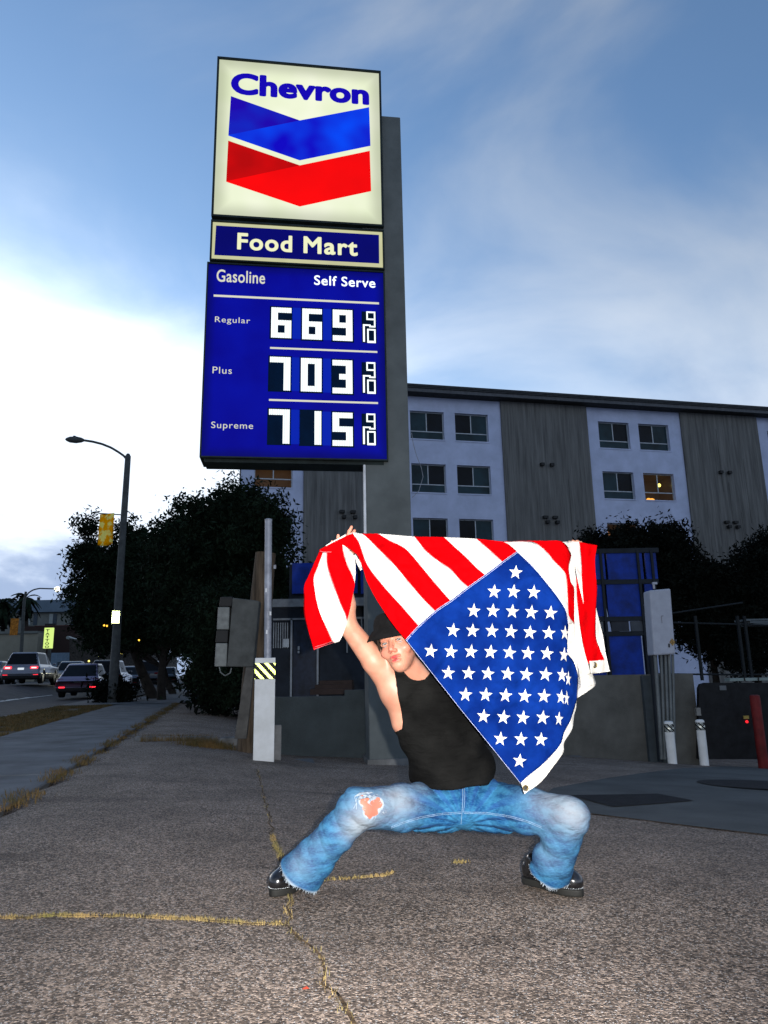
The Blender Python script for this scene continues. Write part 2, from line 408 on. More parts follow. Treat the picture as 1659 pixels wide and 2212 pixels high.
def blades(name, spots, mat, label, hmin, hmax, wid):
    vs = []; fs = []
    for (x, y, z) in spots:
        a = random.uniform(0, 2 * math.pi); h = random.uniform(hmin, hmax); l = random.uniform(.2, 1.3) * h
        dx, dy = math.cos(a), math.sin(a); w = wid * random.uniform(.6, 1.3); n = len(vs)
        px, py = -dy * w, dx * w
        vs += [(x - px, y - py, z), (x + px, y + py, z), (x + dx * l * .4 + px * .7, y + dy * l * .4 + py * .7, z + h * .7), (x + dx * l * .4 - px * .7, y + dy * l * .4 - py * .7, z + h * .7), (x + dx * l, y + dy * l, z + h)]
        fs += [(n, n + 1, n + 2, n + 3), (n + 3, n + 2, n + 4)]
    return meta(mesh_obj(name, vs, fs, mat), label, 'grass', kind='stuff')
def along(pts, n, w, dens=lambda t: 1.):
    out = []
    while len(out) < n:
        t = random.random()
        if random.random() > dens(t): continue
        i = t * (len(pts) - 1); k = min(int(i), len(pts) - 2); p = pts[k].lerp(pts[k + 1], i - k)
        j = mnoise.noise((p.x * 9, p.y * 9, 1)) * .03
        x, y = p.x + random.gauss(0, w), p.y + random.gauss(0, w) + j * .5; out.append((x, y, gz(x, y)))
    return out
ck1 = crack('crack', [(-40, 1986), (120, 1980), (320, 1984), (480, 1992), (615, 1998)], .009, 'crack across the asphalt filled with yellow grass')
blades('crack_grass', along(ck1, 2300, .007, lambda t: .12 + 1.6 * abs(mnoise.noise((t * 17, 3, 0)))), M_grass, 'thin line of yellow grass growing across the near asphalt', .003, .016, .0010)
ck2 = crack('crack', [(556, 1662), (575, 1740), (590, 1815), (605, 1850), (628, 1900), (622, 1985), (618, 2000), (650, 2035), (690, 2062), (700, 2130), (735, 2180), (775, 2230)], .006, 'long crack running from the white post towards the camera')
blades('crack_grass', along(ck2, 700, .009, lambda t: .03 + .9 * (abs(t - .64) < .05) + .18 * (t > .66) + .12 * (mnoise.noise((t * 30, 1, 1)) > .2)), M_grass, 'sparse dry grass in the crack beside the black shoe', .005, .024, .0011)
ck3 = crack('crack', [(685, 1903), (760, 1898), (830, 1893), (850, 1886)], .006, 'short crack in the asphalt between the two shoes')
blades('crack_grass', along(ck3, 260, .008), M_grass, 'short wisp of dry grass between the two shoes', .005, .016, .002)
g4 = [gpt(985, 1867), gpt(1005, 1865)]
blades('grass_tuft', along(g4, 90, .012), M_grass, 'tiny dry tuft on the bare asphalt under the crotch', .005, .02, .002)
edge = poly_resample([st(-1.46, s, 0) for s in np.linspace(2.5, 24, 20)], 60)
def edge_spots(n):
    out = []
    while len(out) < n:
        s = random.uniform(3.2, 24); w = .05 + .06 * abs(mnoise.noise((s * 2.2, 0, 5)));
        if mnoise.noise((s * 1.6, 2, 9)) < -.05: continue
        c = -1.44 + random.gauss(0, w); p = st(c, s); out.append((p.x, p.y, max(.018 if c < -1.46 else -1, gz(p.x, p.y))))
    return out
blades('verge_grass', edge_spots(6000), M_weed, 'ragged yellow grass along the edge of the sidewalk', .012, .06, .0025)
def area_spots(c0, c1, s0, s1, n, z=.01, thr=-.2, k=1.1):
    out = []
    while len(out) < n:
        c, s = random.uniform(c0, c1), random.uniform(s0, s1)
        if mnoise.noise((c * k, s * k, 4)) < thr: continue
        p = st(c, s); out.append((p.x, p.y, z if z is not None else gz(p.x, p.y)))
    return out
blades('parkway_grass', area_spots(-4.9, -3.32, 6, 24, 26000), M_weed, 'dry brown grass on the strip beside the street', .02, .07, .006)
# low kerb stub with weeds by the payphone
k0, k1 = gpt(300, 1602), gpt(470, 1602)
lk = MB(); d = (k1 - k0).normalized(); nrm = Vector((-d.y, d.x, 0))
lk.frame_box(k0, d, nrm, Vector((0, 0, 1)), (0, (k1 - k0).length), (0, .16), (-.12, .07))
meta(bevel(lk.build('parking_kerb', M_kerb), .02), 'low broken concrete kerb overgrown with weeds', 'kerb')
lk2 = MB(); p = gpt(520, 1612); lk2.box((p.x, p.y + .05, p.z + .03), (.62, .22, .2), .15)
meta(bevel(lk2.build('wheel_stop', M_kerb), .03), 'short concrete block at the foot of the payphone post', 'concrete block')
wsp = []
for i in range(1100):
    t = random.random(); q = k0.lerp(k1, t) + nrm * random.gauss(.17 if random.random() < .5 else -.02, .025); wsp.append((q.x, q.y, gz(q.x, q.y)))
for i in range(2000):
    q = gpt(448, 1612); x, y = q.x + random.gauss(0, .17), q.y + random.gauss(0, .12); wsp.append((x, y, gz(x, y)))
blades('dry_weeds', wsp, M_weed, 'tuft of orange dry weeds beside the low kerb', .02, .11, .0025)
lf = gpt(660, 2141)
lo = mesh_obj('fallen_leaf', [lf + Vector((-.010, 0, .006)), lf + Vector((0, -.006, .008)), lf + Vector((.010, .001, .006)), lf + Vector((.002, .007, .010))], [(0, 1, 3), (1, 2, 3)], PM('leaf_red', (.45, .06, .03), .6), origin=lf)
meta(solid(lo, .001), 'tiny red leaf lying on the near asphalt', 'leaf')
# ------------------------------------------------------------------ the pylon sign
M_frame = PM('sign_frame', (.012, .02, .02), .5, var=.3, scale=4)
M_pillar = PM('pillar_paint', (.105, .118, .118), .85, var=.12, scale=2.2, bump=.12, bscale=130)
M_cream = EM('sign_cream', (.80, .88, .60), 1.0, col2=(.93, .97, .76), scale=1.1)
backlit(M_cream, .11, .66)
M_creamd = EM('sign_cream_dim', (.62, .62, .36), 1.0, var=.12, scale=2)
M_navy = EM('sign_navy', (.0, .0, .27), 1.0, col2=(.0, .002, .34), scale=1.6)
backlit(M_navy, .06, .55)
M_navy2 = EM('sign_navy_food', (.0, .0, .16), 1.0, var=.2, scale=2)
M_mid = EM('sign_mid_blue', (.0, .015, .42), 1.0)
M_logoblue = EM('logo_blue', (.0, .075, 1.0), 1.0, col2=(.004, .0, .55), scale=1.15)
M_logodark = EM('logo_dark_blue', (.012, .0, .42), 1.0, col2=(.0, .03, .62), scale=1.3)
M_logored = EM('logo_red', (1.0, .0, .0), 1.0, var=.12, scale=1.5)
M_logodred = EM('logo_dark_red', (.62, .0, .0), 1.0, var=.25, scale=2)
M_word = EM('logo_word', (.006, .0, .45), 1.0)
M_led = EM('led_white', (.92, 1.0, 1.0), 1.35)
M_ledoff = PM('led_off', (.0, .010, .035), .6, spec=.05)
M_cap = EM('sign_caption', (.72, .72, .58), 1.0)
SY = R_(7.5)
SU = Vector((math.cos(SY), math.sin(SY), 0)); SN = Vector((-math.sin(SY), math.cos(SY), 0)); UZ = Vector((0, 0, 1))
SP = at(431, 988, 9.0)
def suv(px, py):
    w = onplane(px, py, SP, SN) - SP; return w.dot(SU), w.z
z1 = lambda x, y: suv(414.75 + x * .29166, 103.7 + y * .29166)       # crops used while measuring
z2 = lambda x, y: suv(414.75 + x * .29166, 553 + y * .29166)
def S3(u, v, d=0.): return SP + SU * u + UZ * v + SN * d
pb = at(840, 1645, 9.45)
sign = thing('gas_station_sign', 'tall lit pylon sign with blue and red chevrons above three fuel prices', 'sign', (pb.x, pb.y, float(ground_z(pb.x, pb.y))))
# pillar
PPl = at(889, 1150, 9.42)
w0 = (at(792, 1150, 9.42 - .09) - PPl).dot(SU)
ptop = onplane(863, 253, PPl, SN).z
pil = MB().frame_box(Vector((PPl.x, PPl.y, 0)), SU, SN, UZ, (w0, 0), (0, .5), (-.7, ptop)).build('pillar', M_pillar, sign); bevel(pil, .012)
MB().frame_box(Vector((PPl.x, PPl.y, 0)), SU, SN, UZ, (w0 - .03, .03), (-.05, .55), (-.7, sign.location.z + .07)).build('plinth', M_kerb, sign)
MB().tube([PPl + SU * (w0 - .02) + SN * -.02 + UZ * (a - PPl.z) for a in (2.4, 3.0, 3.62)], .018, 8).build('conduit', PM('pale_strip', (.72, .73, .75), .5), sign)  # white tube makes the narrow pale strip at the pillar's left edge
W1 = 2.505
def cabinet(name, u0, u1, v0, v1, parent, fw=.03, dep=.42):
    c = MB().frame_box(SP, SU, SN, UZ, (u0, u1), (.02, dep), (v0, v1)).build(name, M_frame, parent)
    m = MB()
    for a, b, e, g in ((u0, u1, v0, v0 + fw), (u0, u1, v1 - fw, v1), (u0, u0 + fw, v0 + fw, v1 - fw), (u1 - fw, u1, v0 + fw, v1 - fw)):
        m.frame_box(SP, SU, SN, UZ, (a, b), (-.015, .02 - .001), (e, g))
    m.build('frame', M_frame, c)
    return c
def face(name, poly, mat, parent, d=.0, th=.004):
    return MB().prism([S3(u, v, d) for u, v in poly], SN * th).build(name, mat, parent)
v_logo = z1(150, 1247)[1]; v_top = 6.31
logo = cabinet('logo_cabinet', .03, W1 + .01, v_logo, v_top, sign)
face('panel', [(.06, v_logo + .03), (W1 - .02, v_logo + .03), (W1 - .02, v_top - .03), (.06, v_top - .03)], M_cream, logo, .012)
def zp(*pts): return [z1(*p) for p in pts]
face('blue_chevron', zp((798, 535), (1312, 437), (1322, 722), (798, 830), (268, 646), (286, 640)), M_logoblue, logo, .003)
face('blue_fold', zp((288, 355), (798, 535), (286, 640), (269, 643)), M_logodark, logo, .0025)
face('red_chevron', zp((798, 868), (1317, 760), (1327, 1058), (798, 1172), (252, 988), (270, 982)), M_logored, logo, .003)
face('red_fold', zp((268, 685), (798, 868), (270, 982), (253, 985)), M_logodred, logo, .0025)
def text_mesh(s, off, spacing=1.0):
    """letters of the built-in font, thickened by off with a distance field (marching squares)"""
    c = bpy.data.curves.new('t', 'FONT'); c.body = s; c.size = 1; c.resolution_u = 5; c.space_character = spacing; c.fill_mode = 'FRONT'
    o = bpy.data.objects.new('t', c); COL.objects.link(o)
    dg = bpy.context.evaluated_depsgraph_get(); me = bpy.data.meshes.new_from_object(o.evaluated_get(dg))
    v = np.array([tuple(x.co)[:2] for x in me.vertices]); f = [tuple(p.vertices) for p in me.polygons]
    bpy.data.objects.remove(o); bpy.data.curves.remove(c); bpy.data.meshes.remove(me)
    cnt = {}
    for p in f:
        for a, b in zip(p, p[1:] + p[:1]): k = (min(a, b), max(a, b)); cnt[k] = cnt.get(k, 0) + 1
    ed = np.array([k for k, n in cnt.items() if n == 1]); A, B = v[ed[:, 0]], v[ed[:, 1]]
    h = .016; lo = v.min(0) - off - .03; n = np.ceil((v.max(0) + off + .03 - lo) / h).astype(int) + 1
    X, Y = np.meshgrid(lo[0] + np.arange(n[0]) * h, lo[1] + np.arange(n[1]) * h, indexing='ij'); P = np.stack([X.ravel(), Y.ravel()], 1)
    d = np.full(len(P), 9.); ins = np.zeros(len(P), int)
    for a, b in zip(A, B):
        ab = b - a; t = np.clip(((P - a) @ ab) / (ab @ ab + 1e-12), 0, 1); d = np.minimum(d, np.linalg.norm(P - a - t[:, None] * ab, axis=1))
        m = ((a[1] > P[:, 1]) != (b[1] > P[:, 1])); xx = a[0] + (P[:, 1] - a[1]) / (b[1] - a[1] + 1e-12) * ab[0]; ins += m & (P[:, 0] < xx)
    d = (np.where(ins % 2 == 1, -d, d) - off).reshape(n)
    vs, fs, key = [], [], {}
    def vert(k, x, y):
        if k not in key: key[k] = len(vs); vs.append((x, y))
        return key[k]
    for i in range(n[0] - 1):
        for j in range(n[1] - 1):
            cs = [(i, j), (i + 1, j), (i + 1, j + 1), (i, j + 1)]; dv = [d[q] for q in cs]
            if min(dv) >= 0: continue
            poly = []
            for (q, a), (r, b) in zip(zip(cs, dv), zip(cs[1:] + cs[:1], dv[1:] + dv[:1])):
                if a < 0: poly.append(vert(q, X[q], Y[q]))
                if (a < 0) != (b < 0):
                    t = a / (a - b); poly.append(vert(('e', min(q, r), max(q, r)), X[q] + (X[r] - X[q]) * t, Y[q] + (Y[r] - Y[q]) * t))
            if len(poly) > 2: fs.append(tuple(poly))
    return np.array(vs), fs
def lettering(name, s, L, Rr, T, B, mat, parent, off=.02, d=-.002, spacing=1.0, mp=None):
    """flat letters whose bounding box is fitted between four measured points"""
    v, f = text_mesh(s, off, spacing); lo, hi = v.min(0), v.max(0)
    u = L[0] + (v[:, 0] - lo[0]) / (hi[0] - lo[0]) * (Rr[0] - L[0]); w = B[1] + (v[:, 1] - lo[1]) / (hi[1] - lo[1]) * (T[1] - B[1])
    fn = mp or (lambda a, b: S3(a, b, d))
    return mesh_obj(name, [fn(a, b) for a, b in zip(u, w)], f, mat, parent)
lettering('lettering', 'Chevron', z1(288, 265), z1(1312, 350), z1(480, 193), z1(400, 349), M_word, logo, .046, .002, 1.02)
# food mart
v0, v1 = z1(135, 1558)[1] - .03, z1(150, 1285)[1] + .025
fm = cabinet('food_mart_cabinet', .03, W1 + .01, v0, v1, sign, .022)
face('panel', [(.055, v0 + .024), (W1 - .015, v0 + .024), (W1 - .015, v1 - .024), (.055, v1 - .024)], M_creamd, fm, .012)
face('blue_panel', zp((178, 1312), (1385, 1382), (1387, 1593), (165, 1530)), M_navy2, fm, .007)
M_fml = EM('food_mart_letters', (.85, .86, .55), 1.05)
lettering('lettering', 'Food', z1(335, 1430), z1(742, 1450), z1(335, 1366), z1(350, 1492), M_fml, fm, .028, .004, 1.12)
lettering('lettering', 'Mart', z1(826, 1450), z1(1227, 1470), z1(826, 1392), z1(826, 1519), M_fml, fm, .028, .004, 1.12)
# prices
vp = z2(122, 60)[1] + .03
pr = cabinet('price_cabinet', 0, W1 + .005, 0, vp, sign, .02, .46)
face('panel', [(.018, .02), (W1 - .014, .02), (W1 - .014, vp - .02), (.018, vp - .02)], M_navy, pr, .012)
def bar(name, a, b, th, mat, d=.007):
    (ua, va), (ub, vb) = z2(*a), z2(*b); vm = (va + vb) / 2
    return face(name, [(ua, vm - th / 2), (ub, vm - th / 2), (ub, vm + th / 2), (ua, vm + th / 2)], mat, pr, d)
bar('divider', (160, 291), (1385, 348), .03, M_cap); bar('divider', (578, 675), (1373, 712), .026, M_cap); bar('divider', (570, 1058), (1378, 1093), .026, M_cap)
lettering('lettering', 'Gasoline', z2(182, 150), z2(541, 150), z2(300, 102), z2(300, 194), M_cap, pr, .012, .006, 1.05)
lettering('lettering', 'Self Serve', z2(905, 180), z2(1358, 200), z2(905, 140), z2(905, 212), M_led, pr, .014, .006, 1.08)
lettering('lettering', 'Regular', z2(170, 470), z2(430, 480), z2(200, 447), z2(290, 506), M_cap, pr, .0, .006, 1.12)
lettering('lettering', 'Plus', z2(152, 845), z2(295, 850), z2(165, 818), z2(165, 868), M_cap, pr, .0, .006, 1.12)
lettering('lettering', 'Supreme', z2(142, 1250), z2(452, 1260), z2(160, 1225), z2(235, 1290), M_cap, pr, .0, .006, 1.12)
T_, L_, R__, B_S = '######', '##....', '....##', '##..##'
SEG = {'6': [T_] * 2 + [L_] * 3 + [T_] * 2 + [B_S] * 3 + [T_] * 2, '9': [T_] * 2 + [B_S] * 3 + [T_] * 2 + [R__] * 3 + [T_] * 2, '7': [T_] * 2 + [R__] * 10,
       '0': [T_] * 2 + [B_S] * 8 + [T_] * 2, '3': [T_] * 2 + [R__] * 3 + ['..####'] * 2 + [R__] * 3 + [T_] * 2, '1': [R__] * 12, '5': [T_] * 2 + [L_] * 3 + [T_] * 2 + [R__] * 3 + [T_] * 2}
def digit(ch, a, b):
    (u0, vt), (u1, vb) = z2(*a), z2(*b)
    m = .02
    pn = face('led_panel', [(u0 - m, vb - m), (u1 + m, vb - m), (u1 + m, vt + m), (u0 - m, vt + m)], M_ledoff, pr, .008)
    mb = MB(); rows = SEG[ch]; sx, sy = 2, 2; nx, ny = 6 * sx, 12 * sy
    du, dv = (u1 - u0) / nx, (vt - vb) / ny
    for j in range(ny):
        for i in range(nx):
            if rows[j // sy][i // sx] == '#':
                uc, vc = u0 + (i + .5) * du, vt - (j + .5) * dv
                mb.frame_box(SP, SU, SN, UZ, (uc - du * .42, uc + du * .42), (.0, .0075), (vc - dv * .42, vc + dv * .42))
    mb.build('led_digit', M_led, pn)
for ch, a, b in (('6', (588, 378), (735, 608)), ('6', (817, 387), (962, 620)), ('9', (1042, 395), (1190, 630)),
                 ('7', (577, 744), (728, 996)), ('0', (807, 754), (960, 1006)), ('3', (1040, 768), (1190, 1020)),
                 ('7', (570, 1132), (722, 1390)), ('1', (805, 1145), (958, 1398)), ('5', (1040, 1157), (1192, 1408))): digit(ch, a, b)
for x0, x1, y0, y1 in ((742, 810, 380, 612), (968, 1036, 388, 622), (735, 800, 748, 998), (966, 1034, 757, 1010), (730, 797, 1136, 1392), (964, 1034, 1150, 1402)):
    (ua, va), (ub, vb) = z2(x0, y0), z2(x1, y1); face('blue_strip', [(ua, vb), (ub, vb), (ub, va), (ua, va)], M_mid, pr, .008)
for y in (408, 784, 1165):                       # nine tenths
    (ua, va), (ub, vb) = z2(1256, y), z2(1370, y + 236)
    pn = face('led_panel', [(ua, vb), (ub, vb), (ub, va), (ua, va)], M_ledoff, pr, .008)
    mb = MB(); sc = lambda x, yy: (ua + (ub - ua) * x, va + (vb - va) * yy)
    def stroke(x0, y0, x1, y1):
        a, b = sc(x0, y0), sc(x1, y1); mb.frame_box(SP, SU, SN, UZ, (a[0], b[0]), (.0, .0075), (b[1], a[1]))
    t = .095; ty = .042
    for q in ((.32, 0, .92, ty), (.32, ty, .32 + t, .27), (.92 - t, ty, .92, .46), (.32 + t, .27 - ty, .92 - t, .27), (.5, .46, .92, .46 + ty),
              (.08, .47, .2, .97), (.08, .42, .6, .46), (.36, .56, .92, .56 + ty), (.36, .56 + ty, .36 + t, .94), (.92 - t, .56 + ty, .92, .94), (.36, .94, .92, 1.0)): stroke(*q)
    mb.build('led_digit', M_led, pn)
MB().frame_box(SP, SU, SN, UZ, (.05, W1 - .05), (.05, .4), (-.045, 0)).build('underside', M_frame, pr)

# ------------------------------------------------------------------ white post guard with reflective stripes, pipe
M_white = PM('white_post_paint', (.70, .71, .71), .55, var=.1, scale=3, bump=.08, bscale=60, col2=(.52, .52, .5))
M_retro = PM('reflective_strip', (.80, 1.0, .22), .40, 1.0, var=.02)
M_retro2 = PM('reflective_strip_white', (.95, 1.0, .9), .42, 1.0, var=.02)
M_black = PM('black_paint', (.02, .02, .02), .6)
M_galv = PM('galvanised', (.33, .34, .38), .5, .3, var=.2, scale=7, bump=.08, bscale=40)
bp_ = at(569, 1657, 9.0); bz = bp_.z
a_ = math.atan2(-bp_.x, bp_.y); BU = Vector((math.cos(a_), math.sin(a_), 0)); BN = Vector((-math.sin(a_), math.cos(a_), 0))   # faces the camera
bw = .125
btop = onplane(572, 1421, bp_, BN).z; bs0 = onplane(572, 1467, bp_, BN).z; bs1 = onplane(572, 1432, bp_, BN).z
guard = thing('post_guard', 'square white steel post with yellow reflective stripes near the price sign', 'post', bp_)
B0 = Vector((bp_.x, bp_.y, 0))
bevel(MB().frame_box(B0, BU, BN, UZ, (-bw, bw), (0, .25), (bz - .1, btop)).build('column', M_white, guard), .008)
MB().frame_box(B0, BU, BN, UZ, (-bw - .002, bw + .002), (-.003, .05), (bs0, bs1)).build('striped_band', M_black, guard)
def diag(mb, P, U, N, u0, u1, v0, v1, n, wid, dout, slope, off=0., pitch=.11):
    """diagonal strips clipped to a rectangle"""
    H = v1 - v0; Wd = u1 - u0
    for k in range(-3, n + 4):
        c = off + k * pitch
        poly = [(c, v1), (c + wid, v1), (c + wid + slope * H, v0), (c + slope * H, v0)]
        def clip(poly, ax, lim, sgn):
            out = []
            for (p, q) in zip(poly, poly[1:] + poly[:1]):
                ip, iq = sgn * p[ax] <= sgn * lim, sgn * q[ax] <= sgn * lim
                if ip: out.append(p)
                if ip != iq:
                    t = (lim - p[ax]) / (q[ax] - p[ax]); out.append((p[0] + (q[0] - p[0]) * t, p[1] + (q[1] - p[1]) * t))
            return out
        poly = clip(poly, 0, u1, 1)
        if len(poly) > 2: poly = clip(poly, 0, u0, -1)
        if len(poly) > 2:
            yield [P + U * a + UZ * b + N * dout for a, b in poly]
for poly in diag(None, B0, BU, BN, -bw, bw, bs0 + .003, bs1 - .003, 3, .05, -.0065, .95, -.235):
    MB().prism(poly, BN * .003).build('reflective_stripe', M_retro, guard)
bevel(MB().frame_box(B0, BU, BN, UZ, (bw + .004, bw + .09), (.3, .38), (bz - .1, onplane(602, 1570, bp_, BN).z)).build('side_stub', M_kerb, guard), .006)
MB().frame_box(B0, BU, BN, UZ, (-.45, .62), (-.28, .6), (bz - .12, bz + .012)).build('footing', M_conc, guard)
pipe = thing('steel_pipe', 'tall grey galvanised pipe standing behind the striped white post', 'pole', (bp_.x + .04, bp_.y + .33, bz))
pt = at(580, 1124, 9.3)
pp0 = Vector((at(581, 1420, 9.3).x - .0, 9.3, bz))
autosmooth(MB().tube([Vector((pp0.x, 9.3, bz - .1)), Vector((pt.x, 9.3, pt.z))], .047, 16).build('pipe', M_galv, pipe), 60)
autosmooth(MB().tube([Vector((pt.x, 9.3, pt.z)), Vector((pt.x, 9.3, pt.z + .012)), Vector((pt.x, 9.3, pt.z + .022))], [.05, .05, .03], 16).build('cap', M_galv, pipe), 40)
MB().box((pp0.x + .06, 9.29, at(588, 1225, 9.3).z), (.03, .03, .05)).build('bracket', M_galv, pipe)
for px, py in ((575, 1275), (584, 1325), (576, 1365)):
    q = at(px, py, 9.249); MB().box(q, (.022, .004, .05), random.uniform(-.3, .3)).build('sticker_scrap', PM('paper_scrap', (.75, .75, .75), .7), pipe)

# ------------------------------------------------------------------ payphone and wooden pole
M_phone = PM('payphone_shell', (.065, .07, .068), .6, .0, var=.2, scale=5, bump=.1)
M_phone2 = PM('payphone_alu', (.15, .16, .155), .5, .2, var=.2, scale=9)
M_wood = PM('old_wood', (.085, .062, .042), .9, var=.35, scale=4, bump=.6, bscale=12, stretch=(6, 6, .5))
YP = 9.6
pf = at(520, 1598, YP)
ph = thing('payphone', 'weathered grey payphone box with hanging cord on a leaning post', 'payphone', pf)
HU = Vector((math.cos(R_(52)), math.sin(R_(52)), 0))
def P3(px, py, Y): return at(px, py, Y)
# side panel (towards us) and opening (towards the left)
sp_ = [P3(505, 1300, YP), P3(556, 1292, YP + .1), P3(540, 1440, YP + .1), P3(492, 1438, YP)]
sp_ = [P3(502, 1291, YP), P3(560, 1298, YP + .12), P3(547, 1441, YP + .12), P3(490, 1440, YP)]
bevel(MB().prism(sp_, (-.02, .34, 0)).build('side_panel', M_phone, ph), .012)
ds = at(502, 1291, YP) - at(468, 1292, YP)
for name, a, b, mat in (('hood', (476, 1289), (503, 1310), M_black), ('phone_upper', (471, 1311), (497, 1360), M_phone2), ('phone_gap', (468, 1361), (494, 1388), M_black), ('phone_lower', (466, 1389), (492, 1440), M_phone2)):
    q = [P3(a[0], a[1], YP - .02), P3(b[0] - 1, a[1], YP - .01), P3(b[0] - 3, b[1], YP - .01), P3(a[0] - 3, b[1], YP - .02)]
    bevel(MB().prism(q, (-.02, .3, 0)).build(name, mat, ph), .01)
cd = [P3(*p, YP - .03) for p in ((474, 1441), (476, 1452), (486, 1460), (497, 1454), (500, 1443))]
autosmooth(MB().tube(poly_resample(cd, 18), .008, 6).build('cord', M_phone2, ph))
pst = [P3(531, 1441, YP + .06), P3(549, 1441, YP + .06), P3(532, 1596, YP), P3(506, 1596, YP)]
bevel(MB().prism(pst, (-.01, .12, 0)).build('post', PM('post_paint', (.095, .09, .082), .8, var=.25, scale=5), ph), .008)
wb = at(538, 1600, 10.1); wtp = at(574, 1195, 10.1)
wp = thing('wooden_pole', 'brown wooden utility pole leaning behind the payphone into the tree', 'pole', wb)
autosmooth(MB().tube([Vector((wb.x, 10.1, -.3)), at(548, 1480, 10.1), at(566, 1280, 10.1), wtp], [.17, .165, .155, .145], 18).build('trunk', M_wood, wp), 60)

# ------------------------------------------------------------------ bollards
def bollard(px, py, Y, h, r, mat, label, stripes=True, cat='bollard', group=None, lean=0.):
    b = at(px, py, Y)
    t = thing('bollard', label, cat, b, group)
    top = b + Vector((lean, 0, h))
    autosmooth(MB().tube([b + Vector((0, 0, -.2)), b + Vector((0, 0, .001)), b.lerp(top, .97), top, top + Vector((0, 0, .012))], [r, r, r, r * .93, r * .6], 20).build('tube', mat, t), 50)
    if stripes:
        a0 = math.atan2(-b.x, b.y); U = Vector((math.cos(a0), math.sin(a0), 0)); N = Vector((-math.sin(a0), math.cos(a0), 0))
        z0, z1_ = b.z + h * .76, b.z + h * .95
        autosmooth(MB().tube([Vector((b.x + lean * .76, b.y, z0)), Vector((b.x + lean * .95, b.y, z1_))], r + .003, 20, False).build('striped_band', M_black, t), 50)
        Pc = Vector((b.x + lean * .85, b.y, 0))
        for k in range(4):
            off = -.16 + k * .075
            vs, fs = [], []
            for j in range(9):
                zc = z1_ - .003 - (z1_ - z0 - .006) * j / 8; u0 = off + (z1_ - zc) * .95
                for du in (0, .035):
                    u = max(-r * .97, min(r * .97, u0 + du)); ang = math.asin(u / (r + .005))
                    vs.append(Pc + U * math.sin(ang) * (r + .005) - N * math.cos(ang) * (r + .005) + UZ * zc)
            fs = [(2 * j, 2 * j + 1, 2 * j + 3, 2 * j + 2) for j in range(8)]
            mesh_obj('reflective_stripe', vs, fs, M_retro2, t, True)
    return t
bollard(1453, 1650, 13.0, .70, .078, M_white, 'white bollard with striped top in front of the grey conduits')
bollard(1521, 1644, 13.0, .68, .075, M_white, 'white bollard with striped top beside the dark enclosure gate')
bollard(1648, 1644, 13.0, 1.10, .085, PM('red_bollard', (.13, .012, .012), .6, var=.25), 'plain dark red bollard at the right edge', False)
# ------------------------------------------------------------------ apartment building
M_stucco = PM('white_stucco', (.42, .46, .60), .9, var=.08, scale=1.2, bump=.15, bscale=40)
M_board = PM('board_cladding', (.135, .132, .124), .95, var=.22, scale=1.6, bump=.8, bscale=5, stretch=(4, 4, .22))
M_roof = PM('roof_dark', (.035, .037, .04), .7, var=.2)
M_fascia = PM('roof_fascia', (.085, .088, .095), .7, var=.15)
M_alu = PM('window_frame', (.36, .39, .42), .5, .2, var=.1)
M_glass = PM('window_glass', (.004, .007, .012), .3, var=.4, scale=.7, spec=.08)
M_glass2 = PM('window_glass_curtain', (.012, .034, .045), .3, var=.3, scale=.9, spec=.1)
M_reveal = PM('window_reveal', (.16, .15, .12), .8)
BY = R_(12.0)
BUv = Vector((math.cos(BY), math.sin(BY), 0)); BNv = Vector((-math.sin(BY), math.cos(BY), 0))
BP = at(882, 842, 36.0); ZR = BP.z; BP0 = Vector((BP.x, BP.y, 0))
apt = thing('apartment_building', 'four storey apartment block with white and grey striped facade behind the station', 'building', BP0 + BUv * 8)
UL, UR = -8.75, 27.0
def bbox(name, u, d, z, mat, parent, bv=0):
    o = MB().frame_box(BP0, BUv, BNv, UZ, u, d, z).build(name, mat, parent)
    return bevel(o, bv) if bv else o
bbox('core', (UL + .02, UR - .02), (1.8, 15), (-2, ZR - .4), PM('core_wall', (.08, .085, .1), .9), apt)
rf = bbox('roof', (UL - .3, UR + .5), (-.75, 15.5), (ZR - .06, ZR + .06), M_roof, apt)
bbox('fascia', (UL - .25, UR + .45), (-.66, -.6), (ZR - .34, ZR - .061), M_fascia, rf)
bbox('soffit', (UL - .2, UR + .4), (-.598, .3), (ZR - .36, ZR - .27), M_roof, rf)
bbox('gutter', (UL - .25, UR + .45), (-.72, -.661), (ZR - .14, ZR - .061), M_roof, rf)
rows = [ZR - 1.17 - 2.93 * k for k in range(4)]
WH = 1.56
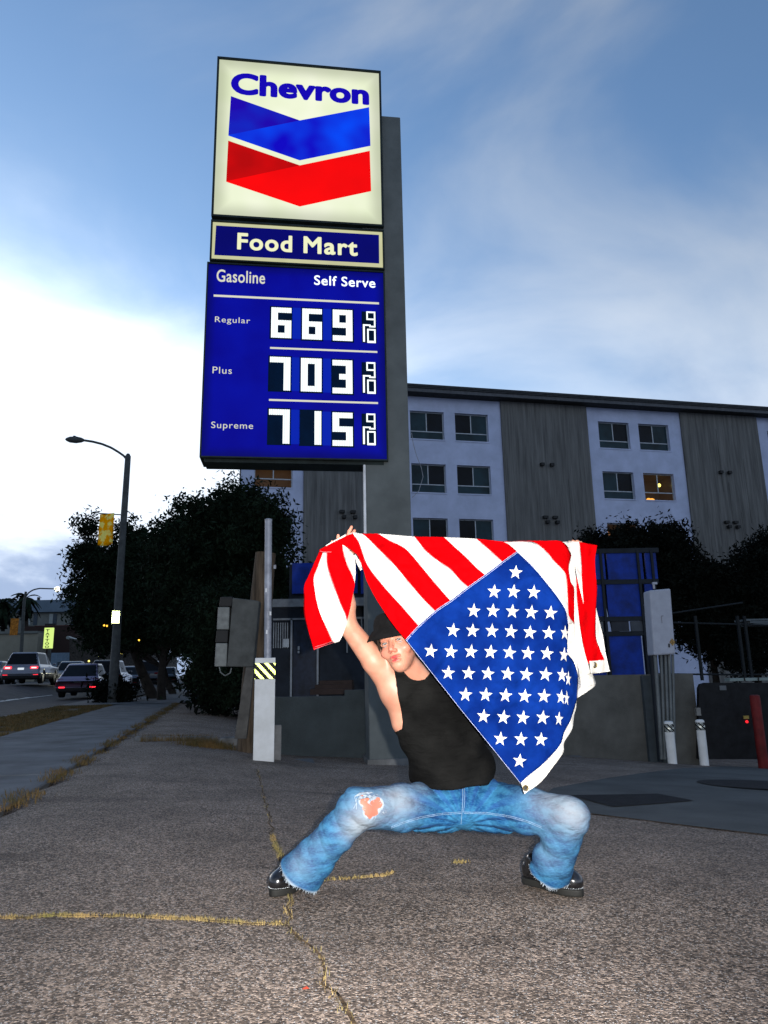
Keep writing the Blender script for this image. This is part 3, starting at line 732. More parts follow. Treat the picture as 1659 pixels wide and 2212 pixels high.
def window(u0, u1, zt, lit=None, flip=False):
    z0 = zt - WH; w = None
    wn_ = MB(); f = .05; zc = z0 + .44
    for a, b, c, d in ((u0, u1, zt - f, zt), (u0, u1, z0, z0 + f), (u0, u0 + f, z0 + f, zt - f), (u1 - f, u1, z0 + f, zt - f), (u0 + f, u1 - f, zc, zc + f)):
        wn_.frame_box(BP0, BUv, BNv, UZ, (a, b), (.16, .22), (c, d))
    um = (u0 + u1) / 2
    wn_.frame_box(BP0, BUv, BNv, UZ, (um - .025, um + .025), (.165, .215), (zc + f, zt - f))
    w = wn_.build('window', M_alu, apt)
    cur = M_glass2; dk = M_glass
    if lit is None:
        a, b = (cur, dk) if not flip else (dk, cur)
        for mat, q in ((a, (u0 + f, um - .026)), (b, (um + .026, u1 - f))):
            bbox('pane', q, (.185, .195), (zc + f, zt - f), mat, w)
        bbox('pane', (u0 + f, u1 - f), (.185, .195), (z0 + f, zc), cur, w)
    else:
        room = MB()                                   # a shallow room behind clear panes
        for q in (((u0, u1), (1.6, 1.65), (z0, zt)), ((u0 - .05, u0), (.24, 1.6), (z0, zt)), ((u1, u1 + .05), (.24, 1.6), (z0, zt)), ((u0, u1), (.24, 1.6), (zt, zt + .05)), ((u0, u1), (.24, 1.6), (z0 - .05, z0))):
            room.frame_box(BP0, BUv, BNv, UZ, *q)
        room.build('room', lit['wall'], w)
        for (a, z, r, mat) in lit['lamps']:
            c = BP0 + BUv * (u0 + (u1 - u0) * a) + BNv * .9 + UZ * (z0 + WH * z)
            MB().ball(c, r, 12, 8).build('lamp', mat, w)
    bbox('sill', (u0 - .02, u1 + .02), (.0 - .03, .15), (z0 - .07, z0 - .002), M_stucco, w)
def panel_holes(u0, u1, holes, mat=M_stucco):
    """a facade bay as one slab with real window openings"""
    m = MB(); us = sorted({u0, u1} | {h[0] for h in holes} | {h[1] for h in holes}); zs = sorted({-2., ZR - .34} | {h[2] for h in holes} | {h[3] for h in holes})
    for a, b in zip(us, us[1:]):
        z_run = None
        for c, d in zip(zs, zs[1:]):
            inside = any(h[0] - 1e-6 <= a and b <= h[1] + 1e-6 and h[2] - 1e-6 <= c and d <= h[3] + 1e-6 for h in holes)
            if inside: continue
            m.frame_box(BP0, BUv, BNv, UZ, (a, b), (0, .26), (c, d))
    o = m.build('facade_bay', mat, apt)
    bm = bmesh.new(); bm.from_mesh(o.data); bmesh.ops.remove_doubles(bm, verts=bm.verts, dist=1e-4)
    seen = {}
    for f in bm.faces: seen.setdefault(tuple(round(x, 3) for x in f.calc_center_median()), []).append(f)
    bmesh.ops.delete(bm, geom=[f for v in seen.values() if len(v) > 1 for f in v], context='FACES_ONLY')
    bm.to_mesh(o.data); bm.free()
M_warmwall = EM('lit_room', (.16, .075, .03), .16, base=(.10, .07, .05), var=.3, scale=2)  # room walls glow themselves: lamplight put into their colour
M_dimwall = EM('dim_room', (.06, .035, .022), .25, base=(.06, .045, .035))
M_lampY = EM('lamp_yellow', (1., .8, .15), 3.); M_lampO = EM('lamp_orange', (1., .42, .06), 1.6)
litA = dict(wall=M_dimwall, lamps=[(.80, .72, .10, M_lampY), (.40, .12, .15, M_lampO), (.50, .08, .20, M_lampO), (.25, .24, .06, M_lampY)])
litB = dict(wall=M_warmwall, lamps=[(.5, .80, .09, M_lampY)])
litC = dict(wall=M_dimwall, lamps=[(.3, .75, .12, EM('lamp_dim', (.6, .25, .1), .7))])
bays = [(-8.7, -5.6, [(-8.05, -6.15)]), (-.9, 5.17, [(.05, 1.93), (2.55, 4.43)]), (10.3, 16.2, [(11.0, 12.9), (13.5, 15.42)]), (21.3, 26.9, [(22.0, 23.9), (24.4, 26.3)])]
for bi, (u0, u1, cols) in enumerate(bays):
    holes = [(a, b, zt - WH, zt) for a, b in cols for zt in rows]
    panel_holes(u0, u1, holes)
    for ri, zt in enumerate(rows):
        for ci, (a, b) in enumerate(cols):
            lit = litB if (bi, ri) == (0, 1) else litA if (bi, ri, ci) == (2, 1, 1) else litC if (bi, ri, ci) == (2, 2, 0) else None
            window(a, b, zt, lit, flip=ci == 1)
for u0, u1 in ((-5.6, -.9), (5.17, 10.3), (16.2, 21.3)):
    o = bbox('cladding_bay', (u0 + .005, u1 - .005), (-.1, .26), (-2, ZR - .34), M_board, apt)
    n = int((u1 - u0) / .19)
    for k in range(n):
        if random.random() < .75: continue
        uu = u0 + (k + .5) * (u1 - u0) / n; zb = random.uniform(-1, ZR - 5); bbox('batten', (uu, uu + .05), (-.125, -.1), (zb, zb + random.uniform(1.5, 4)), M_board, o)
    for k in range(4):
        zc = ZR - 4.0 - 2.93 * k
        for du in (-.28, .28):
            uc = (u0 + u1) / 2 - .1 + du
            if k: MB().frame_box(BP0, BUv, BNv, UZ, (uc - .16, uc + .1), (-.3, -.1), (zc - .0, zc + .14)).frame_box(BP0, BUv, BNv, UZ, (uc - .02, uc + .16), (-.35, -.1), (zc - .28, zc - .12)).build('vent', M_black, o)
            else: MB().frame_box(BP0, BUv, BNv, UZ, (uc - .1, uc + .1), (-.3, -.1), (zc, zc + .16)).build('vent', M_black, o)
q = at(521, 1016, 36); MB().box((q.x + .1, q.y - 1.6, q.z), (.5, .6, .45), BY).build('eave_end', M_roof, apt)
# a loose cable on the facade
cb = [at(x, y, 35.4) for x, y in ((889, 935), (893, 960), (900, 985), (910, 1010), (914, 1030), (905, 1060), (890, 1075))]
autosmooth(MB().tube(poly_resample(cb, 30), .018, 6).build('cable', PM('cable', (.3, .3, .32), .6), apt))

# ------------------------------------------------------------------ service building: blue panels, white beam, dark shopfront
YS = 16.0
M_blue = PM('blue_panel', (.003, .036, .33), .5, var=.5, scale=2.4, col2=(.002, .010, .06), detail=8)
M_steel = PM('dark_steel', (.010, .014, .02), .6, var=.2)
M_wall_d = PM('shop_wall', (.02, .026, .036), .7, var=.3, scale=1.5)
M_wframe = PM('pale_frame', (.28, .30, .32), .6, var=.15)
sv = thing('service_building', 'dark blue station building with glass doors and blue panelled screen', 'building', at(1000, 1560, YS))
def sbox(name, a, b, d0, d1, mat, parent=sv, Y=YS):
    """upright box whose front face spans two measured points at depth Y"""
    ym, xm = (a[1] + b[1]) / 2, (a[0] + b[0]) / 2
    A, B_ = at(a[0], ym, Y + d0), at(b[0], ym, Y + d0); A.z, B_.z = at(xm, a[1], Y + d0).z, at(xm, b[1], Y + d0).z
    return MB().hexa([Vector((x, y, z)) for z in (min(A.z, B_.z), max(A.z, B_.z)) for x, y in ((A.x, Y + d0), (B_.x, Y + d0), (B_.x, Y + d1), (A.x, Y + d1))]).build(name, mat, parent)
sbox('back_wall', (585, 1300), (1300, 1700), 1.0, 4, M_wall_d)
sbox('upper_wall', (625, 1213), (1300, 1290), .1, 4, M_wall_d)
for i in range(9):
    x0 = 628 + i * 74; sbox('fascia_panel', (x0 + 3, 1216), (x0 + 70, 1282), .0, .09, M_blue)
sbox('beam', (570, 1288), (1290, 1305), -.15, .1, PM('beam_paint', (.16, .17, .18), .7, var=.2))
for x in (627, 684, 1055, 1200): sbox('door_frame', (x, 1336), (x + 4, 1505), .9, 1.0, M_wframe)
sbox('door_head', (590, 1334), (800, 1338), .9, 1.0, M_wframe)
sbox('door', (633, 1340), (683, 1505), .94, .99, PM('door_blue', (.012, .02, .04), .4, var=.3))
sbox('door_handle', (643, 1396), (647, 1404), .9, .93, M_wframe); sbox('door_handle', (643, 1406), (647, 1411), .9, .93, M_wframe)
for i in range(7): sbox('window_bar', (590 + i * 5, 1345), (592 + i * 5, 1400), .93, .97, M_wframe)
for x in (748, 780): sbox('window_bar', (x, 1336), (x + 3, 1410), .93, .97, M_wframe)
sbox('notice', (612, 1380), (624, 1398), .92, .95, PM('paper', (.45, .48, .5), .8))
sbox('shop_base', (590, 1402), (632, 1520), .93, .99, M_wall_d); sbox('shop_base', (690, 1412), (800, 1520), .93, .99, M_wall_d)
for k in range(3): sbox('step', (690 - k * 10, 1470 + k * 9), (760, 1500), .1 - k * .25, .9, PM('step_brown', (.045, .03, .025), .9))
# screen of blue panels on the right
def zr(x, y): return (1175.1 + x * .29166, 1140.6 + y * .29166)
for x in (452, 732, 838): sbox('screen_post', zr(x, 160), zr(x + 18, 1200), -.25, -.1, M_steel)
for y in (150, 380, 655, 765): sbox('screen_rail', zr(340, y), zr(850, y + 34), -.23, -.12, M_steel)
for y0, y1 in ((184, 380), (414, 655), (800, 1090)):
    for x0, x1 in ((345, 452), (470, 732), (754, 836)): sbox('blue_panel', zr(x0, y0), zr(x1, y1), -.2, -.15, M_blue)
sbox('grey_panel', zr(500, 690), zr(630, 764), -.2, -.15, PM('panel_grey', (.03, .035, .045), .7)); sbox('grey_panel', zr(645, 690), zr(760, 764), -.2, -.15, PM('panel_grey2', (.06, .07, .085), .7))
# ------------------------------------------------------------------ low walls
M_block = PM('block_wall', (.042, .053, .058), .92, var=.15, scale=2.2, bump=.3, bscale=45)
M_block2 = PM('render_wall', (.10, .10, .092), .95, var=.2, scale=1.6, bump=.25, bscale=60)
wl_ = thing('block_wall', 'low grey block wall stepping up behind the striped white post', 'wall', at(700, 1640, 10.2))
sbox('wall_low', (590, 1505), (745, 1740), 0, .2, M_block, wl_, 10.2); sbox('wall_high', (745, 1490), (850, 1740), 0, .2, M_block, wl_, 10.2)
wr = thing('retaining_wall', 'tall grey concrete retaining wall under the blue panels', 'wall', at(1350, 1640, 13.6))
sbox('wall', (1060, 1459), (1512, 1730), 0, .25, M_block2, wr, 13.6)
sbox('wall_return', (1400, 1459), (1440, 1730), -.12, 0, PM('render_dark', (.05, .062, .07), .9), wr, 13.6)
sbox('wall_base', (1155, 1636), (1260, 1660), -.25, 0, M_kerb, wr, 13.6)
# ------------------------------------------------------------------ meter cabinet on conduits
mcab = thing('meter_cabinet', 'white metal cabinet marked 1 on a pole above grey conduits', 'cabinet', at(1430, 1640, 13.3))
M_cab = PM('cabinet_white', (.34, .36, .42), .6, var=.06)
A = [at(1403, 1275, 13.1), at(1449, 1271, 13.1), at(1460, 1413, 13.1), at(1413, 1416, 13.1)]
bevel(MB().prism(A, (0, .35, 0)).build('box', M_cab, mcab), .03)
for x0, x1, r in ((1411, 1428, .035), (1424, 1434, .03), (1433, 1443, .03), (1441, 1451, .03), (1449, 1456, .025)):
    autosmooth(MB().tube([at(x0 + 4, 1414, 13.25), at(x1 + 2, 1640, 13.25)], r, 10).build('conduit', PM('conduit_grey', (.12, .135, .14), .5, .3), mcab))
autosmooth(MB().tube([at(1408, 1416, 13.3), at(1427, 1645, 13.3)], .05, 10).build('pole', M_steel, mcab))
autosmooth(MB().tube([at(1413, 1272, 13.2), at(1412, 1262, 13.2)], .02, 8).build('stub', M_galv, mcab)); MB().box(at(1414, 1260, 13.2), (.08, .06, .04)).build('stub_cap', M_cab, mcab)
def pmap(px, py, w, h, Y):
    o = at(px, py, Y); sc = Y / FPX
    return lambda a, b: Vector((o.x + a * w * sc, Y, o.z + b * h * sc))
lettering('number', '1', (0, 0), (1, 0), (0, 1), (0, 0), M_black, mcab, .03, mp=pmap(1444, 1398.5, 3.5, 8, 13.093))
dm = at(1452.5, 1387, 13.094); s_ = .055
MB().prism([dm + Vector((-s_, 0, 0)), dm + Vector((0, 0, -s_ * 1.25)), dm + Vector((s_, 0, 0)), dm + Vector((0, 0, s_ * 1.25))], (0, .004, 0)).build('warning_diamond', PM('orange_sticker', (.32, .20, .07), .6, var=.5, scale=30), mcab)
for a, b in (((1429, 1330), (1433, 1331)), ((1429, 1331), (1430, 1346))):
    A_, B_ = at(*a, 13.092), at(*b, 13.092); MB().box((A_ + B_) / 2, (abs(A_.x - B_.x) + .004, .004, abs(A_.z - B_.z) + .004)).build('latch', PM('latch', (.2, .2, .22), .5), mcab)
# ------------------------------------------------------------------ dark enclosure gate, fence behind
en = thing('enclosure_gate', 'black enclosure gate with tiny red light at right edge', 'gate', at(1590, 1640, 13.4))
pg = [at(1509, 1640, 13.4), at(1720, 1640, 13.4), at(1720, 1475, 13.4), at(1524, 1475, 13.4), at(1514, 1478, 13.4), at(1510, 1486, 13.4)]
MB().prism(pg, (0, .1, 0)).build('leaf', PM('gate_black', (.010, .011, .013), .7, var=.3), en)
sbox('top_rail', (1576, 1464), (1720, 1470), .1, .3, PM('rail_pale', (.20, .25, .24), .7), en, 13.4)
for x in (1608, 1638): sbox('rail_gap', (x, 1463), (x + 2, 1471), .08, .1, M_black, en, 13.4)
MB().ball(at(1613.5, 1559, 13.38), .025).build('red_light', EM('red_led', (1, .02, .03), 1.6), en)
sbox('yellow_label', (1607, 1546), (1618, 1553), -.03, 0, PM('label_yellow', (.35, .26, .07), .7), en, 13.4)
sbox('plate', (1555, 1481), (1569, 1491), -.02, 0, PM('plate_grey', (.10, .11, .12), .5), en, 13.4)
sbox('switch_box', (1505, 1529), (1514, 1546), -.08, 0, PM('switch', (.2, .2, .19), .7), en, 13.4)
fe = thing('rail_fence', 'dark steel rail fence above the retaining wall', 'fence', at(1500, 1458, 15))
for x in (1428, 1508, 1600, 1615): sbox('fence_post', (x, 1330), (x + 5, 1470), 0, .06, PM('fence_steel', (.010, .013, .015), .7), fe, 15)
for (x0, y0), (x1, y1) in (((1450, 1325), (1604, 1302)), ((1450, 1345), (1720, 1352)), ((1420, 1456), (1720, 1458))):
    MB().tube([at(x0, y0, 15.03), at(x1, y1, 15.03)], .018, 8).build('fence_rail', MATS['fence_steel'], fe)
rp = thing('roof_sheets', 'pale stack of sheets on the roof at the right edge', 'roof sheet', at(1650, 1345, 17))
for k in range(3): sbox('sheet', (1612 + k * 8, 1336 + k * 5), (1720, 1340 + k * 5), 0, .6, PM('sheet_pale', (.10, .12, .13), .6), rp, 17)
# ------------------------------------------------------------------ trees and hedges
M_leaf = PM('leaves_dark', (.011, .019, .011), .8, var=.45, scale=1.8, spec=.03)
M_leaf2 = PM('leaves_hedge', (.007, .009, .007), .85, var=.5, scale=2.5, spec=.03)
M_bark = PM('bark', (.022, .018, .015), .95, var=.3, scale=5, bump=.7, bscale=14)
def fast_mesh(name, V, F, mat, parent):
    b = np.array(base_of(parent)) if parent else np.zeros(3)
    me = bpy.data.meshes.new(name); V = np.asarray(V, dtype=np.float32) - b.astype(np.float32); F = np.asarray(F, dtype=np.int32); k = F.shape[1]
    me.vertices.add(len(V)); me.vertices.foreach_set('co', V.ravel())
    me.loops.add(F.size); me.loops.foreach_set('vertex_index', F.ravel())
    me.polygons.add(len(F)); me.polygons.foreach_set('loop_start', np.arange(0, F.size, k, dtype=np.int32)); me.polygons.foreach_set('loop_total', np.full(len(F), k, dtype=np.int32))
    me.update(calc_edges=True); me.validate(); me.materials.append(mat)
    o = bpy.data.objects.new(name, me); COL.objects.link(o)
    if parent: o.parent = parent
    return o
def leaf_cloud(name, vols, n_clump, per, size, mat, parent, rng, clump_r=.35, droop=.0, shell=.55):
    """leaf-sized faces in clumps spread through a set of ellipsoids (centre, radii)"""
    cs = []; w = np.array([r[0] * r[1] * r[2] for _, r in vols]) ** .7; w /= w.sum()
    for i in range(n_clump):
        c, r = vols[rng.choice(len(vols), p=w)]
        d = rng.normal(size=3); d /= np.linalg.norm(d)
        rad = rng.uniform(shell, 1.06) if rng.random() < .72 else rng.uniform(.1, shell)
        if rng.random() < .10: rad = rng.uniform(1.05, 1.28)
        cs.append(np.array(c) + d * np.array(r) * rad)
    cs = np.array(cs); cr = clump_r * rng.uniform(.5, 1.25, len(cs))
    P = np.repeat(cs, per, 0) + rng.normal(size=(len(cs) * per, 3)) * np.repeat(cr, per)[:, None] * .5
    P[:, 2] -= droop * np.abs(rng.normal(size=len(P))) * .3
    a = rng.normal(size=P.shape); a /= np.linalg.norm(a, axis=1)[:, None]
    b = np.cross(a, rng.normal(size=P.shape)); b /= np.linalg.norm(b, axis=1)[:, None]
    s = size * rng.uniform(.6, 1.4, len(P))[:, None]
    V = np.stack([P - a * s, P + b * s * .38, P + a * s, P - b * s * .38], 1).reshape(-1, 3)
    return fast_mesh(name, V, np.arange(len(V)).reshape(-1, 4), mat, parent)
def tree(name, label, base, vols, n_clump, per, size, seed, lean=(0, 0), trunk_r=.16, group=None, mat=M_leaf, cat='tree', clump_r=.4, droop=.2):
    rng = np.random.default_rng(seed); rnd = random.Random(seed)
    t = thing(name, label, cat, base, group); base = Vector(base)
    m = MB(); c0 = Vector(np.mean([v[0] for v in vols], 0)); fork = base.lerp(c0, .42)
    fork.x += lean[0]; fork.y += lean[1]
    m.tube([base + Vector((0, 0, -.2)), base + Vector((0, 0, .1)), base.lerp(fork, .5) + Vector((rnd.uniform(-.08, .08), 0, 0)), fork], [trunk_r * 1.35, trunk_r * 1.1, trunk_r * .9, trunk_r * .75], 10)
    for c, r in vols:
        for k in range(3):
            e = Vector(c) + Vector([rnd.uniform(-.55, .55) * x for x in r]); mid = fork.lerp(e, .5) + Vector((rnd.uniform(-.2, .2), rnd.uniform(-.2, .2), rnd.uniform(0, .3)))
            m.tube([fork, mid, e], [trunk_r * .55, trunk_r * .32, trunk_r * .08], 6)
    autosmooth(m.build('trunk', M_bark, t))
    leaf_cloud('crown', vols, n_clump, per, size, mat, t, rng, clump_r, droop)
    return t
def vol(px, py, rx, ry, Y, dy=None):
    c = at(px, py, Y); k = Y / FPX; return (tuple(c), (rx * k, (dy or rx * .9) * k, ry * k))
# row of street trees left of the payphone
tree('street_tree', 'large dark leafy tree directly behind the payphone', gpt(470, 1512), [vol(470, 1200, 120, 125, 20), vol(540, 1170, 85, 110, 20.5), vol(425, 1135, 62, 62, 21), vol(515, 1098, 70, 52, 20.5), vol(575, 1130, 48, 72, 19.5), vol(590, 1230, 42, 110, 20), vol(450, 1330, 100, 90, 20.5), vol(540, 1340, 60, 100, 20.5), vol(360, 1185, 42, 48, 21)], 800, 90, .075, 11, trunk_r=.22)
tree('street_tree', 'dark tree left of the lamp pole with sky showing through', st(-2.7, 29.5, 0), [vol(195, 1195, 36, 42, 28), vol(185, 1135, 22, 24, 28), vol(200, 1275, 50, 70, 28), vol(270, 1230, 68, 95, 27.6), vol(300, 1168, 46, 42, 27.6), vol(185, 1335, 26, 30, 28), vol(250, 1340, 80, 60, 28)], 430, 75, .085, 12, trunk_r=.2)
tree('street_tree', 'dark tree filling the gap behind the lamp pole', st(-2.2, 27.5, 0), [vol(340, 1240, 85, 95, 26.8), vol(360, 1310, 95, 75, 26.8), vol(310, 1320, 70, 65, 26.8), vol(385, 1165, 46, 48, 26.8), vol(390, 1370, 60, 40, 26.8)], 560, 80, .085, 13, trunk_r=.15)
tree('street_tree', 'far dark tree low over the parked cars', st(-2.4, 36, 0), [vol(330, 1360, 90, 38, 36), vol(420, 1370, 90, 50, 34), vol(240, 1375, 50, 30, 36)], 360, 60, .12, 14, trunk_r=.16)
tree('street_tree', 'black bushy tree close behind the leaning payphone', gpt(500, 1545) + Vector((0, 1.5, 0)), [vol(505, 1400, 40, 110, 17), vol(455, 1440, 36, 62, 17.5), vol(480, 1320, 60, 60, 17)], 380, 90, .05, 15, trunk_r=.10)
# tangle of shrubs under them
for i, (px, py, rx, ry, Y, lb) in enumerate(((470, 1480, 45, 36, 18, 'low black shrub at the foot of the payphone tree'), (245, 1492, 34, 22, 25, 'low dark shrub around the lamp pole base'))):
    tree('shrub', lb, at(px, py + ry, Y), [vol(px, py, rx, ry, Y)], 70, 50, .09, 40 + i, trunk_r=.04, cat='shrub', mat=M_leaf2)
# hedges right
hd = [((1330, 1215), [vol(1330, 1225, 70, 62, 21), vol(1290, 1190, 30, 35, 21), vol(1365, 1175, 36, 42, 21)], 'dark shrub above the blue panels with lit window behind'),
      ((1440, 1300), [vol(1440, 1250, 72, 85, 20.5), vol(1405, 1180, 40, 38, 20.5), vol(1450, 1175, 34, 46, 20.5), vol(1480, 1290, 60, 90, 20)], 'dark hedge rising behind the white cabinet'),
      ((1545, 1330), [vol(1545, 1330, 70, 85, 20), vol(1520, 1260, 50, 45, 20)], 'lower dark hedge between two taller ones'),
      ((1640, 1290), [vol(1640, 1280, 80, 100, 19.5), vol(1610, 1230, 45, 40, 19.5), vol(1665, 1200, 50, 50, 19.5), vol(1620, 1390, 90, 60, 19.5)], 'tall dark hedge at the right edge')]
for i, (b, vols, lb) in enumerate(hd):
    tree('hedge', lb, at(b[0], 1520, vols[0][0][1]), vols, 380, 75, .062, 60 + i, trunk_r=.1, cat='hedge', mat=M_leaf2, clump_r=.33, droop=.05)

# ------------------------------------------------------------------ street lamp, banner, sign on the lamp pole
M_lamp = PM('lamp_pole_paint', (.055, .06, .06), .6, var=.2)
YL = 24.5
lb_ = at(243, 1500, YL); lt = at(276.5, 986, YL)
sl = thing('street_lamp', 'tall dark street lamp with curved arm beside the trees', 'street lamp', lb_)
lo_ = MB().tube([Vector((lb_.x, YL, -.2)), at(248, 1430, YL), at(262, 1200, YL), lt, lt + Vector((0, 0, .1))], [.16, .15, .12, .10, .05], 14).build('pole', M_lamp, sl); autosmooth(lo_)
arm = [at(x, y, YL) for x, y in ((275, 994), (268, 985), (255, 976), (240, 967), (220, 959), (200, 954), (180, 951))]
autosmooth(MB().tube(poly_resample(arm, 24), .042, 10).build('arm', M_lamp, sl))
h0, h1 = at(181, 951, YL), at(141, 949, YL)
hp = [h0.lerp(h1, t) for t in (0, .12, .4, .75, .93, 1)]
hd_ = MB()
hd_.tube(hp, [.05, .09, .125, .11, .06, .015], 14)
hh = hd_.build('lamp_head', M_lamp, sl); autosmooth(hh)
MB().box(at(161, 944, YL), (.08, .08, .08)).build('photocell', M_lamp, hh)
M_ban = bpy.data.materials.new('banner_cloth'); M_ban.use_nodes = True
nt = M_ban.node_tree; N = nt.nodes; Lk = nt.links
for n in list(N): N.remove(n)
o_ = N.new('ShaderNodeOutputMaterial'); mx = N.new('ShaderNodeMixShader'); mx.inputs[0].default_value = .2
df = N.new('ShaderNodeBsdfDiffuse'); tr = N.new('ShaderNodeBsdfTranslucent'); tx = N.new('ShaderNodeTexCoord'); nz_ = N.new('ShaderNodeTexNoise'); rp_ = N.new('ShaderNodeValToRGB')
nz_.inputs['Scale'].default_value = 4.5; nz_.inputs['Detail'].default_value = 6; Lk.new(tx.outputs['Object'], nz_.inputs['Vector']); Lk.new(nz_.outputs['Fac'], rp_.inputs[0])
rp_.color_ramp.elements[0].color = (1., .42, .0, 1); rp_.color_ramp.elements[0].position = .47; rp_.color_ramp.elements[1].color = (1., .85, .2, 1); rp_.color_ramp.elements[1].position = .56
Lk.new(rp_.outputs[0], df.inputs[0]); Lk.new(rp_.outputs[0], tr.inputs[0]); Lk.new(df.outputs[0], mx.inputs[1]); Lk.new(tr.outputs[0], mx.inputs[2]); Lk.new(mx.outputs[0], o_.inputs[0])
MATS['banner_cloth'] = M_ban
bn = thing('pole_banner', 'small orange and yellow banner hanging from the lamp pole', 'banner', at(247, 1112, YL))
MB().tube([at(262, 1112, YL), at(214, 1109, YL)], .02, 8).build('bracket', M_lamp, bn)
vs, fs = [], []
for j in range(13):
    for i in range(7):
        u, v = i / 6, j / 12
        x = (216 + (247 - 216) * u) * (1 - v) + (211 + (243 - 211) * u) * v; y = 1111 + 66 * v - 3 * u + (4 * math.sin(u * math.pi) if j == 12 else 0)
        vs.append(at(x, y, YL - .03 + .06 * math.sin(u * 5 + v * 3)))
for j in range(12):
    for i in range(6): a = j * 7 + i; fs.append((a, a + 1, a + 8, a + 7))
solid(mesh_obj('cloth', vs, fs, M_ban, bn, True), .004)
ps = thing('pole_sign', 'small pale yellow reflective sign on the lamp pole', 'sign', at(250, 1333, YL - .2))
sc_ = at(250, 1333, YL - .25); sn = (CP - sc_).normalized(); su = UZ.cross(sn).normalized(); sw_ = sn.cross(su)          # turned to the camera so the flash shines back off the plate
A = [sc_ + su * a + sw_ * b for a, b in ((-.13, -.215), (.13, -.215), (.13, .215), (-.13, .215))]
bevel(MB().prism(A, sn * -.015).build('plate', PM('sign_reflective', (.9, 1.0, .45), .22, 1.0, var=.02), ps), .01)
MB().box(at(251, 1333, YL - .12), (.06, .1, .2)).build('bracket', M_lamp, ps)

# ------------------------------------------------------------------ cars
def snets(fn, lo, hi, h, band=2.2):
    """surface nets over a signed distance function; coarse pass first"""
    lo = np.array(lo, float); n = np.ceil((np.array(hi) - lo) / h).astype(int) + 1
    B = 8; nb = (n + B - 1) // B
    D = np.full(nb * B, 1., np.float32)
    ci = np.stack(np.meshgrid(*[np.arange(k) for k in nb], indexing='ij'), -1).reshape(-1, 3)
    cd = fn(lo + (ci * B + (B - 1) / 2) * h)
    rad = B * h * math.sqrt(3) / 2 * band
    act = ci[np.abs(cd) < rad]
    Dv = D.reshape(nb[0], B, nb[1], B, nb[2], B)
    inn = ci[cd < -rad]
    Dv[inn[:, 0], :, inn[:, 1], :, inn[:, 2], :] = -1
    off = np.stack(np.meshgrid(*[np.arange(B)] * 3, indexing='ij'), -1).reshape(-1, 3)
    for k in range(0, len(act), 400):
        a = act[k:k + 400]; pts = (a[:, None, :] * B + off[None]).reshape(-1, 3)
        d = fn(lo + pts * h).astype(np.float32); D[pts[:, 0], pts[:, 1], pts[:, 2]] = d
    ins = D < 0; s = np.array(D.shape) - 1
    def cor(A, o): return A[o[0]:o[0] + s[0], o[1]:o[1] + s[1], o[2]:o[2] + s[2]]
    O = [(i, j, k) for i in (0, 1) for j in (0, 1) for k in (0, 1)]
    cnt = sum(cor(ins, o).astype(np.int8) for o in O); act = (cnt > 0) & (cnt < 8)
    I = np.argwhere(act); vid = np.full(act.shape, -1, np.int64); vid[act] = np.arange(len(I))
    dv = {o: D[I[:, 0] + o[0], I[:, 1] + o[1], I[:, 2] + o[2]] for o in O}
    acc = np.zeros((len(I), 3)); num = np.zeros(len(I))
    for a in O:
        for ax in range(3):
            if a[ax]: continue
            b = tuple(1 if i == ax else a[i] for i in range(3)); da, db = dv[a], dv[b]; m = (da < 0) != (db < 0)
            t = np.where(m, da / np.where(m, da - db, 1), 0); p = np.array(a, float)[None].repeat(len(I), 0); p[:, ax] += t
            acc[m] += p[m]; num[m] += 1
    V = lo + (I + acc / np.maximum(num, 1)[:, None]) * h
    F = []
    for ax in range(3):
        u, v = (ax + 1) % 3, (ax + 2) % 3
        e = [slice(1, -1)] * 3; e[ax] = slice(0, -1); e2 = list(e); e2[ax] = slice(1, None)
        A, Bb = ins[tuple(e)], ins[tuple(e2)]; cr = np.argwhere(A != Bb); up = A[A != Bb]
        c = cr.copy(); c[:, u] += 1; c[:, v] += 1
        def at_(du, dv_): q = c.copy(); q[:, u] += du; q[:, v] += dv_; return vid[q[:, 0], q[:, 1], q[:, 2]]
        q = np.stack([at_(-1, -1), at_(0, -1), at_(0, 0), at_(-1, 0)], 1); q[~up] = q[~up][:, ::-1]; F.append(q)
    F = np.concatenate(F); F = F[(F >= 0).all(1)]
    return V, F
def smin(a, b, k):
    h = np.clip(.5 + .5 * (b - a) / k, 0, 1); return b * (1 - h) + a * h - k * h * (1 - h)
def smax(a, b, k): return -smin(-a, -b, k)
M_tire = PM('tyre', (.012, .012, .012), .85); M_rim = PM('rim', (.2, .2, .21), .4, .6); M_cglass = PM('car_glass', (.006, .007, .009), .45, spec=.1)
M_tail = EM('tail_light', (1., .03, .05), 2.2); M_tailc = EM('tail_light_core', (1., .45, .45), 3.); M_taild = PM('tail_lens', (.12, .005, .008), .2)
M_plate = EM('lit_plate', (.75, .85, .95), .9); M_plated = PM('dark_plate', (.03, .03, .035), .5); M_trim = PM('car_trim', (.015, .015, .016), .7)
M_head = EM('head_light', (1., .97, .7), 14.)
